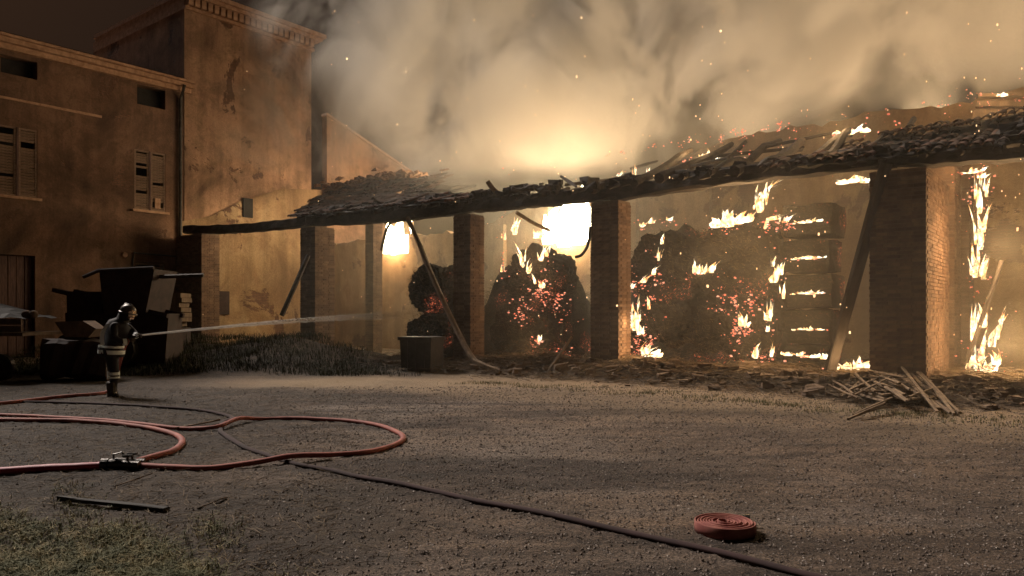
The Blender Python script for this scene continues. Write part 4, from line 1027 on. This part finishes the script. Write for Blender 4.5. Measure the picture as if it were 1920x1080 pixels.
# tan trough
Yc = 18.0; p = at(148, 700, Yc); p.z = gz(p.x, p.y); s = Yc/F
tr = thing('feed_trough', 'pale upturned trough lying between the cart and the firefighter', 'trough', p, radians(6))
z0, z1 = CZ-(632-H)*s-p.z, CZ-(603-H)*s-p.z
mb = MB(); mb.add([(-.42, -.3, z1), (.22, -.3, z1+.02), (.5, -.25, z1-.17), (.35, -.3, z0), (-.18, -.3, z0+.01), (-.42, .35, z1), (.22, .35, z1+.02), (.5, .3, z1-.17), (.35, .35, z0), (-.18, .35, z0+.01)],
  [(0, 4, 3, 2, 1), (5, 6, 7, 8, 9), (0, 1, 6, 5), (1, 2, 7, 6), (2, 3, 8, 7), (3, 4, 9, 8), (4, 0, 5, 9)]); mb.build('shell', 'tan_box', tr)
mb = MB(); mb.beam((-.7, 0, z0*.5), (.75, .05, z0*.45), .8, z0*.9, 8, .08, 0, 3); mb.build('shade_block', 'rust', tr)  # dark block added for the darkness beneath the trough
# old farm machine: sloped hopper on a chassis
Yc = 21.0; p = at(270, 700, Yc); p.z = gz(p.x, p.y); s = Yc/F; Z = lambda py: CZ-(py-H)*s-p.z; Xx = lambda px: (px-960)*s-p.x
mch = thing('farm_machine', 'dark rusty farm machine with a sloping hopper behind the firefighter', 'farm machine', p)
mb = MB(); fr = [(Xx(212), Z(512)), (Xx(312), Z(507)), (Xx(296), Z(586)), (Xx(220), Z(590))]
mb.add([(x, -.7, z) for x, z in fr]+[(x, .7, z) for x, z in fr], [(3, 2, 1, 0), (4, 5, 6, 7), (1, 2, 6, 5), (2, 3, 7, 6), (3, 0, 4, 7)]); mb.build('hopper', 'rust', mch)
mb = MB(); mb.tube([(Xx(185), -.75, Z(522)), (Xx(213), -.75, Z(510)), (Xx(312), -.75, Z(505))], .05, 8); mb.build('rim', 'rust', mch)
mb = MB(); mb.beam((Xx(120), -.5, Z(545)), (Xx(330), -.5, Z(592)), .12, .12, 5); mb.beam((Xx(120), .5, Z(545)), (Xx(330), .5, Z(592)), .12, .12, 5); mb.build('chassis', 'rust', mch)
mb = MB(); mb.tube([(Xx(310), -.3, Z(520)), (Xx(390), -.3, Z(517))], .06, 8); mb.build('auger_tube', 'pipe', mch)
mb = MB(); mb.box(Xx(150), Xx(214), -.6, .6, Z(600), Z(548), .03); mb.build('engine_cover', 'rust', mch)
mb = MB(); mb.box(Xx(140), Xx(325), -.45, .55, .0, Z(585), .06); mb.build('shade_fill', 'rust', mch)  # dark box added to fill in the shade below the hopper
for px in (165, 255):
    mb = MB(); mb.tube([(Xx(px), -.95, .42), (Xx(px), -.7, .42)], .42, 20); w1 = mb.build('wheel', 'metal_dark', mch)
    MB().tube([(Xx(px), -.99, .42), (Xx(px), -.94, .42)], .14, 12).build('hub', 'rust', w1)
# stack of boards by the far pillar
Yc = 25.5; p = at(322, 640, Yc); p.z = .3; s = Yc/F
stk = thing('board_stack', 'stack of old boards leaning level beside the farthest pillar', 'board stack', p)
for k in range(7):
    z = CZ-(612-H-9*k)*s-p.z; j = R.uniform(-.1, .1)
    MB().box(-.42+j, .42+j, -.4, .4, z, z+.145, .006).build('board', 'timber', stk)
MB().box(-.45, .5, -.35, .35, 0, CZ-(614-H)*s-p.z).build('support', 'rust', stk)

# ------------------------------------------------------------------ hoses
def hose(name, label, pix, r, mt, flat=.8, lift=0, zs=None):
    pts = []
    for i, (px, py) in enumerate(pix):
        g = ground(px, py); z = gz(g.x, g.y)+r*flat+(zs[i] if zs else 0)-.004; pts.append((g.x, g.y, z))
    pts = spline(pts, 9); base = pts[0].copy()
    for i, q in enumerate(pts): pts[i] = q+Vector((.03*noise.noise(Vector((q.x*1.6, q.y*1.6, len(pix)))), .05*noise.noise(Vector((q.x*1.3, q.y*1.3, 5+len(pix)))), 0))
    mb = MB(); mb.tube(pts, [r*(1+.10*noise.noise(Vector((i*.35, r*99, 0)))) for i in range(len(pts))], 14, flat=flat, up=(0, 0, 1)); o = mb.build(name, mt, None, base, True); o.location = base
    return tag(o, label, 'fire hose', 'fire hoses on the ground')
hose('fire_hose', 'orange hose making the large loop in the middle of the yard, right of the coupling',
     [(262, 877), (330, 881), (400, 882), (480, 876), (547, 868), (620, 861), (690, 852), (740, 838), (756, 825), (738, 810), (700, 798), (640, 789), (560, 785), (490, 787), (447, 794), (410, 806), (350, 806), (290, 802), (180, 792), (60, 783), (-60, 776)],
     .036, 'hose_orange', zs=[0, 0, 0, .02, .05, .02, 0, 0, 0, 0, 0, 0, 0, 0, .05, .03, 0, 0, 0, 0, 0])
hose('fire_hose', 'dark flat hose bending tightly and running diagonally down to the bottom edge',
     [(-60, 752), (60, 754), (180, 761), (317, 769), (400, 776), (436, 785), (420, 793), (412, 804), (424, 823), (480, 850), (560, 874), (647, 891), (760, 917), (900, 949), (1050, 984), (1200, 1016), (1340, 1047), (1480, 1079), (1620, 1112)],
     .034, 'hose_dark', flat=.65)
hose('fire_hose', 'red hose bending back at the left, ending in the coupling with a bright curve',
     [(-60, 790), (40, 792), (176, 796), (270, 806), (325, 820), (339, 835), (322, 850), (290, 862), (258, 870)], .040, 'hose_orange')
hose('fire_hose', 'thick crimson supply hose entering from the left edge to the coupling',
     [(-80, 896), (0, 890), (80, 884), (150, 880), (196, 877)], .055, 'hose_purple', flat=.7)
p_end = at(210, 726, 14.45)
pts = [ground(-60, 764), ground(0, 759), ground(60, 752), ground(120, 747), ground(175, 742), ground(200, 738), at(212, 722, 14.95), at(222, 690, 15.0), at(232, 655, 14.8), at(243, 634, 14.55)]
for i in range(6): pts[i].z = gz(pts[i].x, pts[i].y)+.035
mb = MB(); mb.tube(spline(pts, 8), .033, 12); o = mb.build('fire_hose', 'hose_orange', None, pts[0], True); o.location = pts[0]
tag(o, 'orange hose trailing from the left edge up to the firefighter\'s hands', 'fire hose', 'fire hoses on the ground')
# coupling
p = ground(228, 878); cp = thing('hose_coupling', 'dark metal three-way hose divider with valve handles, joining the hoses at the left', 'coupling', (p.x, p.y, gz(p.x, p.y)), radians(4))
mb = MB(); mb.tube([(-.2, 0, .05), (-.13, 0, .05)], .058, 14); mb.build('inlet_collar', 'metal_dark', cp)
mb = MB(); mb.tube([(-.13, 0, .05), (-.04, 0, .055), (.06, 0, .055)], [.045, .062, .05], 14); mb.build('body', 'metal_dark', cp)
for k, y in enumerate((-.05, .07)):
    mb = MB(); mb.tube([(.03, y*.5, .055), (.11, y, .05), (.2, y*1.1, .045)], [.04, .04, .045], 12); oo = mb.build('outlet', 'metal_dark', cp)
    mb = MB(); mb.tube([(.08, y*.9, .08), (.08, y*.9, .14)], .012, 8).tube([(.03, y*.9, .14), (.13, y*.9, .145)], .014, 8); mb.build('valve_handle', 'metal_dark', oo)
mb = MB(); mb.tube([(-.08, .0, .1), (-.08, 0, .15), (0, 0, .17), (.05, 0, .12)], .01, 6); mb.build('carry_handle', 'metal_dark', cp)
# rolled hose: a flat ribbon wound into a spiral
p = ground(1358, 1004); s = p.y/F; RR = 56*s
rl = thing('rolled_hose', 'dusty red fire hose rolled into a flat coil on the gravel, lower right', 'hose', (p.x, p.y, gz(p.x, p.y)), 0)
mb = MB(); turns = 9; n = turns*40; wd = .078; pitch = (RR-.035)/turns; o = 0
for i in range(n+1):
    k = i/n; th = 2*pi*turns*k; r = .035+(RR-.035)*k; lift = .004*sin(th*.5+1)+.012*noise.noise(Vector((th*.15, 0, 0)))
    th_ = pitch*.62
    for (rr, z) in ((r-th_/2, .003), (r+th_/2, .003), (r+th_/2+.001, wd*.5), (r+th_/2, wd+lift-.004), (r+th_*.2, wd+lift), (r-th_*.2, wd+lift), (r-th_/2, wd+lift-.004), (r-th_/2-.001, wd*.5)):
        mb.v.append(Vector((cos(th)*rr, sin(th)*rr, z)))
for i in range(n):
    for q in range(8): mb.f.append((i*8+q, i*8+(q+1) % 8, (i+1)*8+(q+1) % 8, (i+1)*8+q))
mb.f.append(tuple(range(8))); mb.f.append(tuple(n*8+q for q in reversed(range(8))))
mb.build('hose_coil', 'hose_dusty', rl, smooth=True)
mb = MB(); mb.tube([(RR*.72, RR*.72, .05), (RR*.95, RR*.62, .055)], .03, 12); cpl = mb.build('coupling', 'metal_dark', rl)
mb = MB(); mb.tube([(RR*.93, RR*.63, .055), (RR*1.04, RR*.58, .055)], .036, 12); mb.build('lug_ring', 'metal_dark', cpl)
# dark batten and sticks on the soil
a, b = ground(112, 934, .03), ground(312, 955, .02); plank('batten', 'dark thin batten lying on the soil at the lower left', a, b, .06, .035, 'void', 'batten')
a, b = ground(330, 803, .03), ground(412, 787, .05); plank('cane', 'pale cane lying between the hose bends', a, b, .02, .02, 'timber_pale', 'cane')
a, b = ground(370, 953, .01), ground(425, 932, .02); plank('twig', 'thin pale twig on the soil at the lower left', a, b, .008, .008, 'timber_pale', 'twig')
a, b = ground(215, 912, .01), ground(285, 888, .03); plank('twig', 'short straw-coloured twig just below the hose coupling', a, b, .008, .008, 'timber_pale', 'twig')

# ------------------------------------------------------------------ firefighter
YF = 14.5
def skinned(name, joints, edges, mt, parent, off, root=0, sub=2):
    me = bpy.data.meshes.new(name); me.from_pydata([tuple(Vector(j[0])-off) for j in joints], edges, []); me.update()
    o = bpy.data.objects.new(name, me); C.objects.link(o)
    m = o.modifiers.new('skin', 'SKIN'); sv = me.skin_vertices[0].data if me.skin_vertices else None
    if sv is None:
        bm = bmesh.new(); bm.from_mesh(me); bm.verts.layers.skin.verify(); bm.to_mesh(me); bm.free(); sv = me.skin_vertices[0].data
    for i, j in enumerate(joints):
        rr = j[1]; rr = rr if hasattr(rr, '__len__') else (rr, rr); sv[i].radius = rr; sv[i].use_root = (i == root)
    ss = o.modifiers.new('sub', 'SUBSURF'); ss.levels = sub; ss.render_levels = sub
    dg = bpy.context.evaluated_depsgraph_get(); dg.update(); em = bpy.data.meshes.new_from_object(o.evaluated_get(dg)); em.name = name
    bpy.data.objects.remove(o); em.materials.clear(); em.materials.append(M[mt]); em.polygons.foreach_set('use_smooth', [True]*len(em.polygons))
    o = bpy.data.objects.new(name, em); C.objects.link(o); o.parent = parent; return o
def fp(px, py, dy=0): v = at(px, py, YF); v.y += dy; v.z = CZ-(py-H)/F*YF; return v
base = at(210, 742, YF); base.z = gz(base.x, base.y)
dz = base.z-at(210, 742, YF).z
ff = thing('person', 'firefighter in a dark suit and helmet with reflective bands, aiming a hose to the right', 'person', base)
pel, wst, chs, nek, hed = fp(209, 664), fp(211, 648), fp(219, 618), fp(231, 600), fp(239, 588)
J = [(pel, (.17, .15)), (wst, (.165, .15)), (chs, (.19, .165)), (fp(227, 606), (.12, .12)), (nek, (.07, .07)), (hed, (.095, .10)),
     (fp(204, 672, .10), .12), (fp(206, 703, .13), .085), (fp(204, 735, .16), .065), (fp(209, 740, .13), .055), (fp(216, 741, .1), .045),
     (fp(215, 672, -.10), .12), (fp(222, 703, -.12), .085), (fp(217, 735, -.13), .065), (fp(223, 740, -.15), .055), (fp(231, 741, -.17), .045),
     (fp(223, 612, -.19), .085), (fp(228, 634, -.25), .065), (fp(243, 641, -.16), .048), (fp(247, 640, -.12), .04),
     (fp(228, 611, .18), .085), (fp(243, 624, .18), .062), (fp(253, 630, .06), .048), (fp(256, 630, .03), .04)]
E = [(0, 1), (1, 2), (2, 3), (3, 4), (4, 5), (0, 6), (6, 7), (7, 8), (8, 9), (9, 10), (0, 11), (11, 12), (12, 13), (13, 14), (14, 15), (2, 16), (16, 17), (17, 18), (18, 19), (2, 20), (20, 21), (21, 22), (22, 23)]
skinned('body', J, E, 'suit', ff, base, 0, 2)
fc = skinned('face', [(hed+Vector((.03, -.01, .0)), (.08, .095)), (hed+Vector((.055, -.01, -.05)), (.06, .05)), (hed+Vector((.10, -.01, -.02)), .018)], [(0, 1), (0, 2)], 'skin', ff, base, 0, 1)
# hands: palm, four bent fingers and a thumb, closed round the nozzle
def hand(c, d, side):
    c = Vector(c); d = Vector(d).normalized(); up = Vector((0, 0, 1)); sx = d.cross(up).normalized()*side
    js = [(c, (.032, .022)), (c+d*.07, (.04, .022))]; es = [(0, 1)]
    for k, L in enumerate((.075, .082, .076, .062)):
        b = c+d*.08+up*(.030-.02*k); i = len(js)
        js += [(b, .011), (b+d*L*.4-sx*.015, .010), (b+d*L*.45-sx*.04, .009), (b+d*L*.2-sx*.05, .008)]; es += [(1, i), (i, i+1), (i+1, i+2), (i+2, i+3)]
    i = len(js); js += [(c+d*.03+up*.03, .013), (c+d*.05+up*.05-sx*.02, .012), (c+d*.06+up*.04-sx*.045, .010)]; es += [(0, i), (i, i+1), (i+1, i+2)]
    return skinned('hand', js, es, 'glove', ff, base, 0, 1)
hand(fp(247, 640, -.12), (1, .3, .35), 1); hand(fp(255, 630, .04), (1, -.1, 0), -1)
# helmet: dome, brim, visor, neck cape
def dome(mb, c, rx, ry, rz_, a0=-.1, a1=pi/2, tilt=0, n=18, m=8):
    o = len(mb.v); rt = Matrix.Rotation(tilt, 3, 'Y')
    for i in range(m+1):
        ph = a0+(a1-a0)*i/m
        for k in range(n):
            th = 2*pi*k/n; mb.v.append(Vector(c)+rt @ Vector((cos(th)*cos(ph)*rx, sin(th)*cos(ph)*ry, sin(ph)*rz_)))
    for i in range(m):
        for k in range(n): mb.f.append((o+i*n+k, o+i*n+(k+1) % n, o+(i+1)*n+(k+1) % n, o+(i+1)*n+k))
hc = hed+Vector((.01, 0, .045)); mb = MB(); dome(mb, hc, .15, .125, .14, -.25, pi/2-.02, radians(14)); hm = mb.build('helmet', 'helmet', ff, base, True)
mb = MB(); dome(mb, hc-Vector((0, 0, .03)), .185, .15, .03, -.6, .7, radians(14), 20, 3); mb.build('brim', 'helmet', hm, base, True)
mb = MB(); mb.tube([hc+Vector((-.13, 0, .07)), hc+Vector((-.05, 0, .145)), hc+Vector((.06, 0, .13)), hc+Vector((.13, 0, .05))], .018, 8); mb.build('crest', 'helmet', hm, base, True)
mb = MB(); o = 0
for i in range(2):
    for k in range(9):
        th = -1.1+2.2*k/8; mb.v.append(hc+Vector((cos(th)*.155+.01-.01*i, sin(th)*.14, -.0-.1*i)))
for k in range(8): mb.f.append((k, k+1, 9+k+1, 9+k))
mb.build('visor', 'visor', hm, base, True)
mb = MB(); mb.tube([hed+Vector((-.04, 0, .02)), hed+Vector((-.07, 0, -.10)), hed+Vector((-.08, 0, -.16))], [.11, .13, .14], 14, cap=False); mb.build('neck_cape', 'suit', ff, base, True)
# air bottle and harness absent; jacket skirt
def band(name, c, ax, rx, ry, h, mt='reflective', tilt=0):
    mb = MB(); n = 28; rt = Matrix.Rotation(tilt, 3, 'Y')
    for i in range(2):
        for k in range(n):
            th = 2*pi*k/n; mb.v.append(Vector(c)+rt @ Vector((cos(th)*rx, sin(th)*ry, (i-.5)*h)))
    for k in range(n): mb.f.append((k, (k+1) % n, n+(k+1) % n, n+k))
    return mb.build(name, mt, ff, base, True)
mb = MB(); mb.tube([fp(208, 668), fp(209, 655), fp(211, 645), fp(217, 625), fp(224, 608), fp(229, 601)], [.225, .215, .205, .22, .19, .11], 22, flat=1.0, wob=.28); mb.build('jacket', 'suit', ff, base, True)
band('hem_band', fp(209, 659.5), 0, .238, .235, .075, tilt=radians(4)); band('hem_band', fp(209, 649.5), 0, .226, .222, .045, tilt=radians(4))
# vertical tape on the back/side facing the camera, following the jacket
mb = MB(); pts = [fp(206, 646, -.215), fp(205.5, 636, -.225), fp(206.5, 625, -.225), fp(210, 615, -.205), fp(215, 607, -.17)]
for p_ in spline(pts, 4): mb.v += [p_+Vector((-.042, 0, 0)), p_+Vector((.042, 0, .01))]
for i in range(len(mb.v)//2-1): mb.f.append((2*i, 2*i+1, 2*i+3, 2*i+2))
for i in list(range(len(mb.v))): mb.v[i].y -= .045
mb.build('shoulder_tape', 'reflective', ff, base, True)
for (cx, dy) in ((205.5, .145), (219.5, -.125)):
    band('shin_band', fp(cx, 699.5, dy), 0, .108, .105, .055); band('shin_band', fp(cx, 706.5, dy), 0, .106, .103, .035)
mb = MB(); mb.tube([fp(240, 641, -.19), fp(245, 640.5, -.15)], [.068, .066], 12); mb.build('cuff_band', 'reflective', ff, base)
mb = MB(); mb.tube([fp(249, 629, .10), fp(252, 630, .08)], [.062, .06], 12); mb.build('cuff_band', 'reflective', ff, base)
for dy, dxp in ((.14, 0), (-.14, 13)):
    mb = MB(); mb.tube([fp(203+dxp, 716, dy), fp(204+dxp, 734, dy), fp(205+dxp, 741, dy)], [.095, .085, .095], 12); mb.build('boot', 'metal_dark', ff, base)
nz_ = thing('hose_nozzle', 'hose nozzle gripped in the firefighter\'s hands, spraying to the right', 'nozzle', fp(247, 632, -.02))
mb = MB(); b0 = Vector(nz_.location); mb.tube([fp(243, 634, -.02), fp(250, 631.5, -.02), fp(256, 630, -.02)], [.038, .04, .026], 12); mb.build('barrel', 'metal_dark', nz_, b0)
mb = MB(); mb.tube([fp(249, 632, -.02), fp(249, 645, -.02)], .018, 8); mb.build('pistol_grip', 'metal_dark', nz_, b0)
# water jet
A_ = fp(257, 629.5, -.02); B_ = at(800, 590, 24.5)
me_v, me_f, fade = [], [], []
NS = 60
for s_i, (off_r, rmul) in enumerate(((0, 1), (.6, .5), (.6, .4), (.8, .35))):
    o = len(me_v)
    for i in range(NS+1):
        t = i/NS; p = A_.lerp(B_, t); p.z += .35*t*(1-t); r = (.016+.12*t**1.2)*rmul
        wob = Vector((0, 0, off_r*(.02+.14*t)*noise.noise(Vector((t*6, s_i*3.3, 1)))*1.5))
        for k in range(10):
            th = 2*pi*k/10; me_v.append(p+wob+Vector((-.25*cos(th)*r, cos(th)*r, sin(th)*r*(1+.3*noise.noise(Vector((t*30, k, s_i)))))))
            fade.append(max(0, (1-t)**1.6)*(1.3 if s_i == 0 else .7))
    for i in range(NS):
        for k in range(10): me_f.append((o+i*10+k, o+i*10+(k+1) % 10, o+(i+1)*10+(k+1) % 10, o+(i+1)*10+k))
me = bpy.data.meshes.new('water_jet'); me.from_pydata([tuple(v-A_) for v in me_v], [], me_f); me.update()
fa = me.attributes.new('fade', 'FLOAT', 'POINT'); fa.data.foreach_set('value', fade); me.materials.append(M['water'])
me.polygons.foreach_set('use_smooth', [True]*len(me.polygons))
o = bpy.data.objects.new('water_jet', me); C.objects.link(o); o.location = A_
tag(o, 'long thin white jet of water from the nozzle into the far bays', 'water jet')
